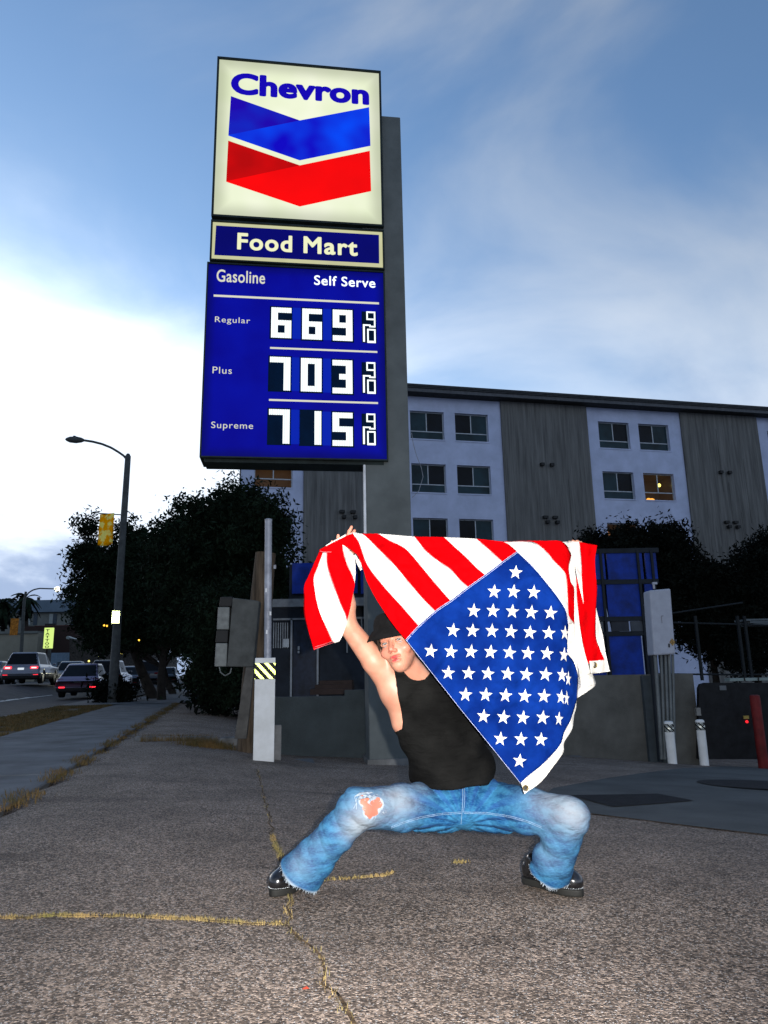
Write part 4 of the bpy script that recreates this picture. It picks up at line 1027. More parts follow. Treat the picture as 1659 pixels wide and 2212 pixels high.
def car(label, pos, heading, L, W, H, paint, kind='suv', lights='rear', group='cars on the street and along the kerb', name='car'):
    """heading: direction the car's front points (radians from +Y, towards -X positive)"""
    F_ = Vector((-math.sin(heading), math.cos(heading), 0)); S_ = Vector((math.cos(heading), math.sin(heading), 0)); pos = Vector(pos)
    pos = pos + (F_ if lights != 'front' else -F_) * L / 2                      # given: the end nearest to us
    t = thing(name, label, 'car', pos, group)
    belt = H * .58; l2 = L / 2; wb = L * .3
    rs, fs_ = (.35, .75) if kind == 'suv' else (.9, .85)      # rear and front screen run
    def f(p):
        x, y, z = p[:, 0], p[:, 1], p[:, 2]
        q = np.abs(np.stack([x, y, z - (belt + .22) / 2 - .0], -1)) - np.array([l2, W / 2, (belt - .22) / 2]) + .16
        bx = np.linalg.norm(np.maximum(q, 0), axis=1) + np.minimum(q.max(1), 0) - .16
        bx = smax(bx, (z - belt + .10 * np.clip((x - l2 * .35) / (l2 * .6), 0, 1.2) + (.06 if kind == 'suv' else .02) * np.clip((-x - l2 * .8) / .3, 0, 1)) , .06)
        up = smax(np.abs(y) - (W / 2 - .1 - (z - belt) * .3), z - H, .09)
        up = smax(up, (-(x + l2 - .12) * (H - belt) + (z - belt) * rs) / math.hypot(H - belt, rs), .1)
        up = smax(up, ((x - l2 * .38) * (H - belt) + (z - belt) * fs_) / math.hypot(H - belt, fs_), .1)
        up = smax(up, .5 - z, .05)
        d = smin(bx, up, .05)
        for wx in (-wb, wb): d = np.maximum(d, .37 - np.hypot(x - wx, z - .33))
        return d
    V, Fc = snets(f, (-l2 - .1, -W / 2 - .1, .1), (l2 + .1, W / 2 + .1, H + .1), .045)
    cen = V[Fc].mean(1); nr = np.cross(V[Fc[:, 2]] - V[Fc[:, 0]], V[Fc[:, 3]] - V[Fc[:, 1]]); nr /= np.linalg.norm(nr, axis=1)[:, None] + 1e-9
    hw = W / 2 - .1 - (cen[:, 2] - belt) * .3
    inz = (cen[:, 2] > belt + .05) & (cen[:, 2] < H - .09)
    side = inz & (np.abs(nr[:, 1]) > .6) & (cen[:, 0] > -l2 + .45) & (cen[:, 0] < l2 * .22) & (np.abs(cen[:, 0] + .1) > .04)
    rear = inz & (nr[:, 0] < -.2) & (np.abs(cen[:, 1]) < hw - .07); front = inz & (nr[:, 0] > .2) & (np.abs(cen[:, 1]) < hw - .06)
    low = (cen[:, 2] < .42) & ~inz
    Wd = np.array(pos)[None] + V[:, :1] * np.array(F_)[None] + V[:, 1:2] * np.array(-S_)[None] + V[:, 2:] * np.array([[0, 0, 1.]])
    glass = side | rear | front
    def sub(name, mask, mat):
        fsel = Fc[mask]; ids, inv = np.unique(fsel, return_inverse=True); o = fast_mesh(name, Wd[ids], inv.reshape(-1, 4), mat, t)
        o.data.polygons.foreach_set('use_smooth', [True] * len(o.data.polygons)); return o
    body = sub('body', ~glass & ~low, paint); sub('bumper', low, M_trim)
    for nm, mk in (('rear_window', rear), ('windscreen', front), ('side_window', side & (cen[:, 1] > 0)), ('side_window', side & (cen[:, 1] < 0))):
        if mk.any(): sub(nm, mk, M_cglass)
    def Q(x, y, z): return pos + F_ * x - S_ * y + UZ * z
    for wx in (-wb, wb):
        for sy in (-1, 1):
            y0, y1 = sy * (W / 2 - .24), sy * (W / 2 - .02)
            w = autosmooth(MB().tube([Q(wx, y0, .33), Q(wx, y1, .33)], .33, 20).build('wheel', M_tire, t))
            autosmooth(MB().tube([Q(wx, y1 - sy * .02, .33), Q(wx, y1 + sy * .006, .33)], .21, 16).build('rim', M_rim, w))
    def blk(name, x, y, z, sx, sy, sz, mat):
        return bevel(MB().frame_box(Q(x, y, z), F_, S_, UZ, (-sx / 2, sx / 2), (-sy / 2, sy / 2), (-sz / 2, sz / 2)).build(name, mat, t), min(sx, sy, sz) * .3)
    on = lights == 'rear'
    for sy in (-1, 1):
        if kind == 'suv':
            tl = blk('tail_light', -l2 + .06, sy * (W / 2 - .30), belt - .13, .16, .40, .15, M_tail if on else M_taild)
            if on: bevel(MB().frame_box(Q(-l2 + .06, sy * (W / 2 - .30), belt - .13), F_, S_, UZ, (-.09, 0), (-.13, .13), (-.035, .035)).build('glow_core', M_tailc, tl), .02)
            blk('reflector', -l2 + .03, sy * (W / 2 - .2), .50, .12, .26, .07, M_tail if on else M_taild)  # with the lights on the reflector glows itself, though no lamp
        else:
            blk('tail_light', -l2 + .07, sy * (W / 2 - .2), belt - .08, .12, .26, .07, M_taild)
            blk('reflector', -l2 + .04, sy * (W / 2 - .28), .46, .13, .26, .07, M_tail if on else M_taild)  # this reflector too is made to glow while the lights are on
        hl = blk('head_light', l2 - .08, sy * (W / 2 - .32), .68, .2, .3, .16, M_head if lights == 'front' else M_rim)
        if lights == 'front': MB().ball(Q(l2 + .02, sy * (W / 2 - .32), .68), (.17, .17, .15)).build('lamp_glow', M_head, hl)  # oversized glowing ball added as the headlight's glare
    blk('number_plate', -l2 + (.012 if kind == 'suv' else .008), 0, belt - .2 if kind == 'suv' else .72, .05, .32, .15, M_plate if on and kind == 'suv' else M_plated)  # lit plate glows itself, its lighting put into emission
    if kind == 'suv':
        for sy in (-1, 1): autosmooth(MB().tube([Q(-l2 * .7, sy * (W / 2 - .3), H + .03), Q(0, sy * (W / 2 - .3), H + .04)], .018, 6).build('roof_rail', M_trim, t))
    for sy in (-1, 1): blk('mirror', l2 * .28, sy * (W / 2 + .06), belt + .08, .12, .16, .12, paint)
    return t
P_silver = PM('paint_silver', (.17, .18, .22), .35, .2, var=.03, coat=.4); P_white = PM('paint_white', (.17, .15, .235), .35, var=.03, coat=.5)
P_dark = PM('paint_dark', (.02, .022, .028), .3, var=.05, coat=.5); P_grey = PM('paint_grey', (.10, .11, .13), .35, .2, var=.04, coat=.4)
def cpos(px, py, Y): p = at(px, py, Y); return p
TH = YAW * 1.0
car('silver suv with red tail lights lit driving away in the street', cpos(42, 1477.5, 39), TH, 4.7, 1.9, 1.68, P_silver, 'suv', 'rear')
car('pale hatchback with low red reflectors parked nearest along the kerb', cpos(165, 1507, 33), TH, 4.6, 1.87, 1.52, P_white, 'hatch', 'rear')
car('oncoming car with bright headlight between the silver suv and the hatchback', cpos(139, 1482, 44), TH + math.pi + .06, 4.5, 1.8, 1.5, P_grey, 'hatch', 'front')
car('black suv with pale roof edge parked ahead of the pale hatchback', cpos(222, 1496, 40), TH, 4.7, 1.9, 1.75, P_dark, 'suv', 'off')
car('dark sedan parked in the shade just right of the lamp pole', cpos(268, 1490, 47), TH, 4.6, 1.85, 1.5, P_grey, 'hatch', 'off')
car('black van shaped car parked under the trees', cpos(318, 1484, 54), TH, 4.8, 1.9, 1.9, P_dark, 'suv', 'off')
car('last dark car parked under the trees, farthest right', cpos(358, 1480, 62), TH, 4.5, 1.8, 1.5, P_dark, 'hatch', 'off')
car('silver car cut off by the left edge of the photo', cpos(-34, 1480, 46), TH, 4.5, 1.82, 1.5, P_silver, 'hatch', 'off')

# ------------------------------------------------------------------ far side of the street
def fbox(name, a, b, Y, dep, mat, parent, bv=0):
    return sbox(name, a, b, 0, dep, mat, parent, Y)
M_far1 = PM('far_wall_blue', (.10, .14, .18), .9, var=.12, scale=.5); M_far2 = PM('far_wall_tan', (.20, .19, .15), .9, var=.12, scale=.5); M_far3 = PM('far_red', (.11, .018, .018), .9, var=.2, scale=.6)
M_far4 = PM('far_wall_grey', (.13, .14, .13), .9, var=.15, scale=.6); M_fwin = PM('far_window', (.03, .045, .06), .2); M_fwinl = PM('far_window_pale', (.22, .25, .25), .5)
fb = thing('flat_roofed_block', 'long pale blue flat roofed building far down the street', 'building', at(80, 1480, 105))
fbox('wall', (-60, 1300), (250, 1480), 105, 14, M_far4, fb); fbox('parapet', (-60, 1296), (250, 1322), 104.4, 15, M_far1, fb)
for x in (58, 72, 106, 114, 154, 166, 181, 198): fbox('window', (x, 1326), (x + 8, 1350), 104.9, .1, M_fwinl if x in (58, 106, 181) else M_fwin, fb)
rd = thing('red_building', 'dark red building beside the striped shop awning', 'building', at(210, 1480, 92))
fbox('wall', (70, 1350), (262, 1480), 92, 10, M_far3, rd); fbox('pilaster', (222, 1360), (238, 1480), 91.8, .2, M_far1, rd); fbox('pilaster', (262, 1385), (270, 1480), 91.8, .2, M_far1, rd)
sh = thing('shop_row', 'single storey shop row with slanted white roof edge', 'building', at(200, 1480, 78))
A = [at(148, 1372, 70), at(280, 1424, 92), at(280, 1400 + 22, 92)]
mb = MB(); pA, pB = at(150, 1380, 66), at(275, 1420, 92); gA, gB = at(150, 1478, 66), at(275, 1478, 92); bk = Vector((4, 8, 0))
MB().add([gA, gB, pB, pA, gA + bk, gB + bk, pB + bk, pA + bk], [(0, 1, 2, 3), (4, 7, 6, 5), (3, 2, 6, 7), (0, 3, 7, 4), (1, 5, 6, 2)]).build('wall', PM('shop_dark', (.045, .04, .035), .9, var=.3), sh)
MB().tube([pA + Vector((-.1, -.15, .12)), pB + Vector((-.1, -.15, .12))], .16, 6).build('roof_edge', M_fwinl, sh)
for k in range(5):
    t0, t1 = .06 + k * .19, .19 + k * .19
    q = [gA.lerp(gB, t0).lerp(pA.lerp(pB, t0), .2), gA.lerp(gB, t1).lerp(pA.lerp(pB, t1), .2), gA.lerp(gB, t1).lerp(pA.lerp(pB, t1), .62), gA.lerp(gB, t0).lerp(pA.lerp(pB, t0), .62)]
    MB().prism([v + Vector((-.15, -.2, 0)) for v in q], (.05, .1, 0)).build('shop_window', M_fwinl if k % 2 == 0 else M_fwin, sh)
for px, py, Y in ((122, 1428, 65), (145, 1418, 70), (193, 1412, 80)): MB().ball(at(px + 70, py, 66 + px * .0), .09).build('shop_lamp', EM('shop_lamp', (.9, .75, .2), 2.), sh)
tn = thing('tan_building', 'blank tan building at the left edge of the street', 'building', at(20, 1480, 74))
fbox('wall', (-60, 1368), (78, 1482), 74, 12, M_far2, tn); fbox('roof', (-60, 1364), (80, 1369), 73.8, 12.4, M_far4, tn)
bs = thing('blue_shopfront', 'pale blue shopfront right of the vertical tattoo sign', 'building', at(130, 1480, 68)); fbox('wall', (108, 1410), (150, 1482), 68, 6, PM('shop_blue', (.13, .19, .26), .8), bs); fbox('door', (122, 1430), (134, 1480), 67.9, .1, M_fwin, bs)
dk = thing('dark_wall', 'dark brown wall behind the tattoo sign', 'building', at(100, 1480, 76)); fbox('wall', (40, 1352), (160, 1482), 76, 4, PM('brown_wall', (.03, .018, .016), .9), dk)
# tattoo sign
ts = thing('tattoo_sign', 'narrow lit yellow sign with vertical word TATTOO', 'sign', at(104, 1480, 60))
fbox('lightbox', (94.5, 1400.5), (112, 1356), 60, .3, EM('tattoo_yellow', (.62, .82, .22), 1.15), ts)
fbox('post', (100, 1400), (106, 1480), 60.1, .15, M_lamp, ts)
for k, ch in enumerate('TATTOO'):
    lettering('letter', ch, (0, 0), (1, 0), (0, 1), (0, 0), PM('tattoo_ink', (.02, .035, .02), .8), ts, .03, mp=pmap(98.5 - k * .35, 1364.5 + k * 7.1, 8.5, 5.2, 59.9))
fbox('crest', (97, 1347), (120, 1351), 60, .2, M_black, ts)
# far lamp, palms, small lamps, banner, rooftop things
fl2 = thing('street_lamp', 'far street lamp with glowing head in front of the palms', 'street lamp', at(42, 1480, 62))
autosmooth(MB().tube([at(42, 1482, 62), at(52, 1300, 62), at(56, 1278, 62)], [.17, .13, .1], 8).build('pole', M_lamp, fl2))
autosmooth(MB().tube(poly_resample([at(x, y, 62) for x, y in ((55, 1290), (62, 1280), (72, 1274), (85, 1271), (100, 1271.5), (118, 1272))], 14), .06, 6).build('arm', M_lamp, fl2))
MB().ball(at(124, 1273, 62), (.27, .2, .23)).build('lamp_head', EM('far_lamp', (1., .98, .72), 5.), fl2)
fbn = thing('pole_banner', 'dim orange banner on the far lamp pole', 'banner', at(30, 1350, 61.8)); fbox('cloth', (22, 1336), (39, 1372), 61.8, .05, PM('banner_dim', (.40, .15, .02), .8, var=.4), fbn)
def palm(px, py, Y, r, label, seed):
    rnd = random.Random(seed); c = at(px, py, Y); g = at(px - 3, 1480, Y); t = thing('palm_tree', label, 'palm tree', g, 'palms far down the street')
    autosmooth(MB().tube([g, g.lerp(c, .5) + Vector((.1, 0, 0)), c], [.3, .24, .2], 8).build('trunk', M_bark, t))
    for k in range(26):
        a = rnd.uniform(0, 2 * math.pi); el = rnd.uniform(-.9, 1.1); d = Vector((math.cos(a), math.sin(a), 0)); m = MB(); pts = []
        for i in range(7):
            u = i / 6; pts.append(c + d * (r * u * math.cos(el * .6)) + UZ * (r * (math.sin(el) * u - .75 * u * u)))
        side = Vector((-d.y, d.x, 0)); vs = []; fs = []
        for i, p in enumerate(pts):
            w = r * .13 * math.sin(math.pi * (i + .7) / 7.2); vs += [p - side * w - UZ * w * .5, p, p + side * w - UZ * w * .5]
        for i in range(6):
            for j in (0, 1): fs.append((3 * i + j, 3 * i + j + 1, 3 * i + j + 4, 3 * i + j + 3))
        mesh_obj('frond', vs, fs, M_leaf, t)
    leaf_cloud('skirt', [(tuple(c + Vector((0, 0, -r * .75))), (r * .35, r * .35, r * .6))], 16, 30, .3, M_leaf2, t, np.random.default_rng(seed), .5, .5, .3)
palm(57, 1290, 85, 2.0, 'palm tree behind the far glowing street lamp', 3); palm(6, 1300, 88, 2.3, 'palm tree cut by the left edge', 4)
rt = thing('rooftop_frame', 'black metal frame and tanks on the far flat roof', 'rooftop frame', at(180, 1296, 105))
for x in (166, 172, 189): fbox('post', (x, 1272), (x + 1.5, 1298), 105, .2, M_black, rt)
fbox('rail', (166, 1272), (196, 1274), 105, .2, M_black, rt); fbox('tank', (174, 1278), (186, 1298), 105.5, 1, M_black, rt); fbox('vent', (153, 1281), (158, 1298), 105, .6, M_black, rt); fbox('vent', (80, 1290), (84, 1298), 105, .4, M_black, rt)
for px, py in ((225, 1351), (231, 1352), (300, 1383)): 
    l_ = thing('wall_lamp', ['amber lamp low in the dark tree, left of a pair', 'amber lamp low in the dark tree, right of a pair', 'single amber lamp left of the lamp pole'][(225, 231, 300).index(px)], 'lamp', at(px, py, 26.5))
    MB().ball(at(px, py, 26.5), .035).build('bulb', EM('amber', (1., .5, .05), 2.5), l_)
# ------------------------------------------------------------------ the person
def V3(p): return np.array(p, float)
def cone(p, a, b, ra, rb):
    a, b = V3(a), V3(b); ab = b - a; t = np.clip(((p - a) @ ab) / (ab @ ab), 0, 1)
    return np.linalg.norm(p - a - t[:, None] * ab, axis=1) - (ra + (rb - ra) * t)
def chain(p, pts, k=.01):
    d = None
    for (a, ra), (b, rb) in zip(pts, pts[1:]):
        e = cone(p, a, b, ra, rb); d = e if d is None else smin(d, e, k)
    return d
def ell(p, c, r, Rm=None):
    q = p - V3(c)
    if Rm is not None: q = q @ Rm            # columns of Rm are the local axes
    r = V3(r); k0 = np.linalg.norm(q / r, axis=1); k1 = np.linalg.norm(q / (r * r), axis=1) + 1e-9
    return k0 * (k0 - 1) / k1
hipL, hipR = at(945, 1742, 3.15), at(1064, 1742, 3.15)
kneL, kneR = at(776, 1745, 2.90), at(1232, 1762, 2.88)
ankL, ankR = at(652, 1888, 3.02), at(1188, 1890, 3.06)
pelv, belly, chest = at(1003, 1738, 3.18), at(972, 1655, 3.18), at(948, 1560, 3.12)
shL, elL, wrL = at(856, 1492, 3.06), at(750, 1350, 2.95), at(738, 1205, 2.90)
shR, elR, wrR = at(1015, 1478, 3.12), at(1140, 1345, 3.05), at(1240, 1205, 2.94)
nkb, nkt = at(912, 1478, 3.08), at(868, 1425, 3.0)
# head frame: tilted to the viewer's left, turned slightly left
mid_eye = at(845, 1386, 2.885)
hup = (at(829, 1324, 2.95) - at(857, 1448, 2.90)).normalized()
hf0 = (Vector((-.38, -1, -.02))).normalized(); hf = (hf0 - hup * hf0.dot(hup)).normalized(); hr = hup.cross(hf).normalized()    # to the viewer's right
HC = mid_eye - hf * .085
HR = np.array([hr, hup, hf]).T
def hl(p): return (p - V3(HC)) @ HR
def hw_(x, y, z): return Vector(HC) + hr * x + hup * y + hf * z
def head_sdf(p):
    q = hl(p)
    d = ell(q, (0, .035, -.012), (.075, .098, .098))
    d = smin(d, ell(q, (0, -.035, .018), (.051, .075, .068)), .03)
    d = smin(d, ell(q, (0, -.089, .05), (.026, .027, .030)), .03)                 # chin
    for s in (-1, 1):
        d = smin(d, ell(q, (s * .042, -.032, .055), (.022, .02, .022)), .02)      # cheekbone
        d = smax(d, -ell(q, (s * .032, -.001, .098), (.019, .012, .016)), .012)   # eye socket
        d = smin(d, cone(q, (s * .012, .020, .090), (s * .045, .016, .076), .006, .005), .012)  # brow
    d = smin(d, cone(q, (0, .006, .086), (0, -.034, .106), .0065, .0105), .012)   # nose
    for s in (-1, 1): d = smin(d, ell(q, (s * .011, -.040, .094), (.0085, .007, .010)), .006)
    d = smin(d, ell(q, (.001, -.063, .083), (.025, .0062, .013)), .004)           # lips
    d = smin(d, ell(q, (.001, -.079, .081), (.022, .0072, .013)), .004)
    d = smax(d, -ell(q, (.003, -.0708, .096), (.016, .0032, .011)), .002)         # parted mouth
    return d
def fingers(p, specs):
    d = None
    for pts, r in specs:
        e = chain(p, [(q, r * (1 - .12 * i)) for i, q in enumerate(pts)], .004); d = e if d is None else smin(d, e, .004)
    return d
fL = [([at(745, 1186, 2.875), at(750, 1162, 2.868), at(755, 1147, 2.860), at(759.5, 1138, 2.853)], .0098),
      ([at(750, 1188, 2.885), at(757, 1166, 2.882), at(763, 1152, 2.875), at(766, 1146, 2.868)], .0098),
      ([at(733, 1190, 2.87), at(731, 1172, 2.862), at(730.5, 1160, 2.855), at(730.5, 1156, 2.85)], .0092),
      ([at(726, 1196, 2.87), at(721, 1181, 2.862), at(718, 1173, 2.856), at(717, 1169, 2.85)], .0082),
      ([at(755, 1200, 2.86), at(766, 1188, 2.83), at(768, 1177, 2.81)], .0105)]
fR = [([at(x, 1192, 2.92), at(x, 1172 + dy, 2.905), at(x + 1, 1170 + dy, 2.875), at(x + 1, 1182 + dy, 2.855)], .0095) for x, dy in ((1229, 2), (1237, 0), (1246, 0), (1253, 3))] + [([at(1226, 1205, 2.91), at(1218, 1190, 2.88), at(1222, 1178, 2.86)], .010)]
def torso_sdf(p):
    d = ell(p, chest, (.165, .105, .19)); d = smin(d, ell(p, belly, (.150, .105, .15)), .06); d = smin(d, ell(p, pelv, (.14, .10, .085)), .05)
    d = smin(d, cone(p, chest + Vector((-.1, 0, .08)), shL, .075, .062), .05); d = smin(d, cone(p, chest + Vector((.1, 0, .08)), shR, .075, .062), .05)
    d = smin(d, cone(p, nkb, nkt, .058, .052), .04)
    d = smin(d, cone(p, at(880, 1478, 3.04), at(858, 1440, 2.99), .02, .014), .03)            # neck tendon
    lat = at(872, 1560, 3.08)
    d = smin(d, cone(p, shL + Vector((.02, .02, -.02)), lat, .062, .05), .05)
    return d
def body_sdf(p): return smin(limbs_sdf(p), head_sdf(p), .018)
def limbs_sdf(p):
    d = torso_sdf(p)
    d = smin(d, chain(p, [(shL, .058), (shL.lerp(elL, .45), .050), (elL, .038), (elL.lerp(wrL, .3), .040), (wrL, .027)], .015), .04)
    d = smin(d, chain(p, [(shR, .062), (shR.lerp(elR, .45), .054), (elR, .043), (elR.lerp(wrR, .3), .043), (wrR, .028)], .015), .04)
    for hip, kne, ank, r in ((hipL, kneL, ankL, .054), (hipR, kneR, ankR, .044)):
        d = smin(d, chain(p, [(hip, .064), (hip.lerp(kne, .5), .056), (kne, r), (kne.lerp(ank, .35), .044), (ank, .034)], .02), .04)
    d = smin(d, chain(p, [(kneL.lerp(hipL, .45), .066), (kneL + Vector((.01, 0, 0)), .063)], .02), .02)
    palmL = ell(p, at(739, 1192, 2.885), (.036, .018, .042)); d = smin(d, smin(palmL, fingers(p, fL), .008), .015)
    palmR = ell(p, at(1241, 1192, 2.925), (.036, .018, .042)); d = smin(d, smin(palmR, fingers(p, fR), .008), .015)
    return d
def attr(o, name, vals):
    a = o.data.attributes.new(name, 'FLOAT', 'POINT'); a.data.foreach_set('value', np.asarray(vals, np.float32))
def sdf_obj(name, fn, lo, hi, h, mat, parent, post=None):
    V, F = snets(fn, lo, hi, h); o = fast_mesh(name, V, F, mat, parent); o.data.polygons.foreach_set('use_smooth', [True] * len(o.data.polygons))
    return o, V, F
def nodemat(name): 
    m = bpy.data.materials.new(name); m.use_nodes = True; MATS[name] = m; return m, m.node_tree.nodes, m.node_tree.links, m.node_tree.nodes['Principled BSDF']
def mixn(N, L, f, a, b, mode='MIX'):
    n = N.new('ShaderNodeMix'); n.data_type = 'RGBA'; n.blend_type = mode
    if isinstance(f, (int, float)): n.inputs[0].default_value = f
    else: L.new(f, n.inputs[0])
    for i, v in ((6, a), (7, b)):
        if isinstance(v, tuple): n.inputs[i].default_value = (*v, 1)
        else: L.new(v, n.inputs[i])
    return n.outputs[2]
def attn(N, name): n = N.new('ShaderNodeAttribute'); n.attribute_name = name; return n.outputs['Fac']
def noisen(N, L, scale, detail=4, stretch=None, vec='Object'):
    t = N.new('ShaderNodeTexCoord'); n = N.new('ShaderNodeTexNoise'); n.inputs['Scale'].default_value = scale; n.inputs['Detail'].default_value = detail
    if stretch: mp = N.new('ShaderNodeMapping'); mp.inputs['Scale'].default_value = stretch; L.new(t.outputs[vec], mp.inputs[0]); L.new(mp.outputs[0], n.inputs['Vector'])
    else: L.new(t.outputs[vec], n.inputs['Vector'])
    return n.outputs['Fac']
def rampn(N, L, v, a, b, lo=0., hi=1.):
    n = N.new('ShaderNodeMapRange'); n.interpolation_type = 'SMOOTHSTEP'; L.new(v, n.inputs[0])
    for i, x in zip((1, 2, 3, 4), (a, b, lo, hi)): n.inputs[i].default_value = x
    return n.outputs[0]
# skin
M_skin, N, L, b = nodemat('skin')
c = mixn(N, L, rampn(N, L, noisen(N, L, 14, 5), .35, .7), (.36, .155, .10), (.43, .21, .14))
c = mixn(N, L, attn(N, 'blush'), c, (.45, .11, .075)); c = mixn(N, L, attn(N, 'lip'), c, (.36, .03, .035)); c = mixn(N, L, attn(N, 'gap'), c, (.10, .02, .02)); c = mixn(N, L, attn(N, 'hairy'), c, (.30, .18, .13))
L.new(c, b.inputs['Base Color']); b.inputs['Roughness'].default_value = .48; b.inputs['Subsurface Weight'].default_value = .08; b.inputs['Subsurface Radius'].default_value = (.02, .008, .004); b.inputs['Specular IOR Level'].default_value = .35
person = thing('person', 'person in black sleeveless top and torn blue jeans squatting wide, holding a flag overhead', 'person', ((ankL.x + ankR.x) / 2, 3.08, 0))
body, Vb, Fb = sdf_obj('body', body_sdf, (-.75, 2.65, -.02), (1.0, 3.45, 1.75), .0042, M_skin, person)
q = hl(Vb)
def G(c, s, qq=q): return np.exp(-(((qq - np.array(c)) / np.array(s)) ** 2).sum(1))
lip = np.maximum(G((.001, -.064, .09), (.020, .0055, .02)), G((.001, -.0775, .09), (.018, .006, .02)))
attr(body, 'lip', np.clip(lip * 1.6 - .25, 0, 1)); attr(body, 'gap', np.clip(G((.003, -.0705, .09), (.013, .0025, .02)) * 1.5 - .3, 0, 1))  # gap: the dark of the parted mouth, put into the skin colour
bl = .55 * G((-.045, -.035, .07), (.03, .02, .05)) + .55 * G((.045, -.035, .07), (.03, .02, .05)) + .7 * G((0, -.035, .105), (.014, .014, .02)) + .5 * G((-.032, .003, .085), (.02, .012, .03)) + .5 * G((.032, .003, .085), (.02, .012, .03))
kn = at(808, 1742, 2.83); bl += .9 * np.exp(-((Vb - V3(kn)) ** 2).sum(1) / .09 ** 2)
fing = np.exp(-((Vb - V3(at(745, 1160, 2.87))) ** 2).sum(1) / .06 ** 2) * .35; attr(body, 'blush', np.clip(bl + fing, 0, 1))
ap = at(840, 1498, 3.0); attr(body, 'hairy', .35 * np.exp(-((Vb - V3(ap)) ** 2).sum(1) / .028 ** 2))
# eyes
M_sclera = PM('eye_white', (.24, .21, .20), .15, var=.02); M_iris = PM('iris', (.07, .085, .095), .15, var=.1); M_pupil = PM('pupil', (.01, .01, .01), .1)
for s in (-1, 1):
    ec = hw_(s * .031, -.002, .0722)
    e = MB().ball(ec, .0128, 16, 10).build('eye', M_sclera, body, True)
    gz_ = (Vector((0.02, 0, EYE)) - ec).normalized()
    def disc(c, n_, r, mat, name):
        x = n_.cross(UZ).normalized(); y = n_.cross(x); mesh_obj(name, [c] + [c + (x * math.cos(a) + y * math.sin(a)) * r - n_ * .0012 for a in [k * math.pi / 8 for k in range(16)]], [(0, 1 + k, 1 + (k + 1) % 16) for k in range(16)], mat, body, True)
    disc(ec + gz_ * .0131, gz_, .0064, M_iris, 'iris'); disc(ec + gz_ * .0137, gz_, .0034, M_pupil, 'pupil')
    lp = [hw_(s * (.031 + .0150 * math.cos(a)), -.002 + .0058 * math.sin(a), .0885 - .007 * abs(math.cos(a)) ** 2) for a in [math.pi * k / 10 for k in range(11)]]
    MB().tube(lp, .0013, 5).build('eyelash', PM('lash', (.03, .018, .012), .7), body)
    for sg, lo_ in ((1, .0085), (-1, .0072)):                       # lids
        pts = [hw_(s * (.031 + .0155 * math.cos(a)), -.002 + sg * lo_ * math.sin(a) * (1 if sg > 0 else .8), .0862 - .006 * abs(math.cos(a)) ** 2) for a in [math.pi * k / 10 for k in range(11)]]
        autosmooth(MB().tube(pts, .003, 6).build('eyelid', M_skin, body), 80)
# ------------------------------------------------------------------ bucket hat
M_hat = PM('hat_cloth', (.0035, .0035, .004), .95, var=.3, scale=40, bump=.2, bscale=300, spec=.15)
def revolve(name, prof, mat, parent, n=40, wob=0., fn=None):
    vs, fs = [], []
    for (r, y) in prof:
        for k in range(n):
            a = 2 * math.pi * k / n; rr = r * (1 + wob * math.sin(3 * a + 1)); vs.append(fn(rr * math.cos(a), y + (wob * .3 * math.cos(2 * a) if r > .1 else 0), rr * math.sin(a)))
    m = len(prof)
    for j in range(m - 1):
        for k in range(n): fs.append((j * n + k, j * n + (k + 1) % n, (j + 1) * n + (k + 1) % n, (j + 1) * n + k))
    fs.append(tuple(range((m - 1) * n, m * n)))
    return mesh_obj(name, vs, fs, mat, parent, True)
hat_up = (hup * .55 + Vector((0, .10, 1)) * .6).normalized(); hat_f = (hf - hat_up * hf.dot(hat_up)).normalized(); hat_r = hat_up.cross(hat_f).normalized()
hat_c = hw_(0, .047, -.006)
def hatfn(x, y, z): return hat_c + hat_r * x + hat_up * y + hat_f * (z * 1.08)
hat = revolve('hat', [(.122, -.030), (.124, -.027), (.113, -.008), (.101, .010), (.093, .018), (.091, .040), (.086, .062), (.077, .076), (.055, .082), (.03, .084)], M_hat, person, 44, .02, hatfn); solid(hat, .004)
autosmooth(MB().tube([hatfn(.0955 * math.cos(a), .016, .0955 * math.sin(a)) for a in [2 * math.pi * k / 40 for k in range(41)]], .002, 5, False).build('hat_seam', M_hat, hat))
for s in (-1, 1):                         # hair under the brim
    hrs = MB()
    for k in range(60):
        a = random.uniform(-.2, 1.2); x0 = hw_(s * .074 * math.cos(a * .3), .02 + random.uniform(-.01, .02), .03 - a * .07); hrs.tube([x0, x0 - hup * random.uniform(.015, .04) + hr * s * .003], [.0022, .0006], 4)
    hrs.build('hair', PM('hair_dark', (.02, .014, .01), .6), person)
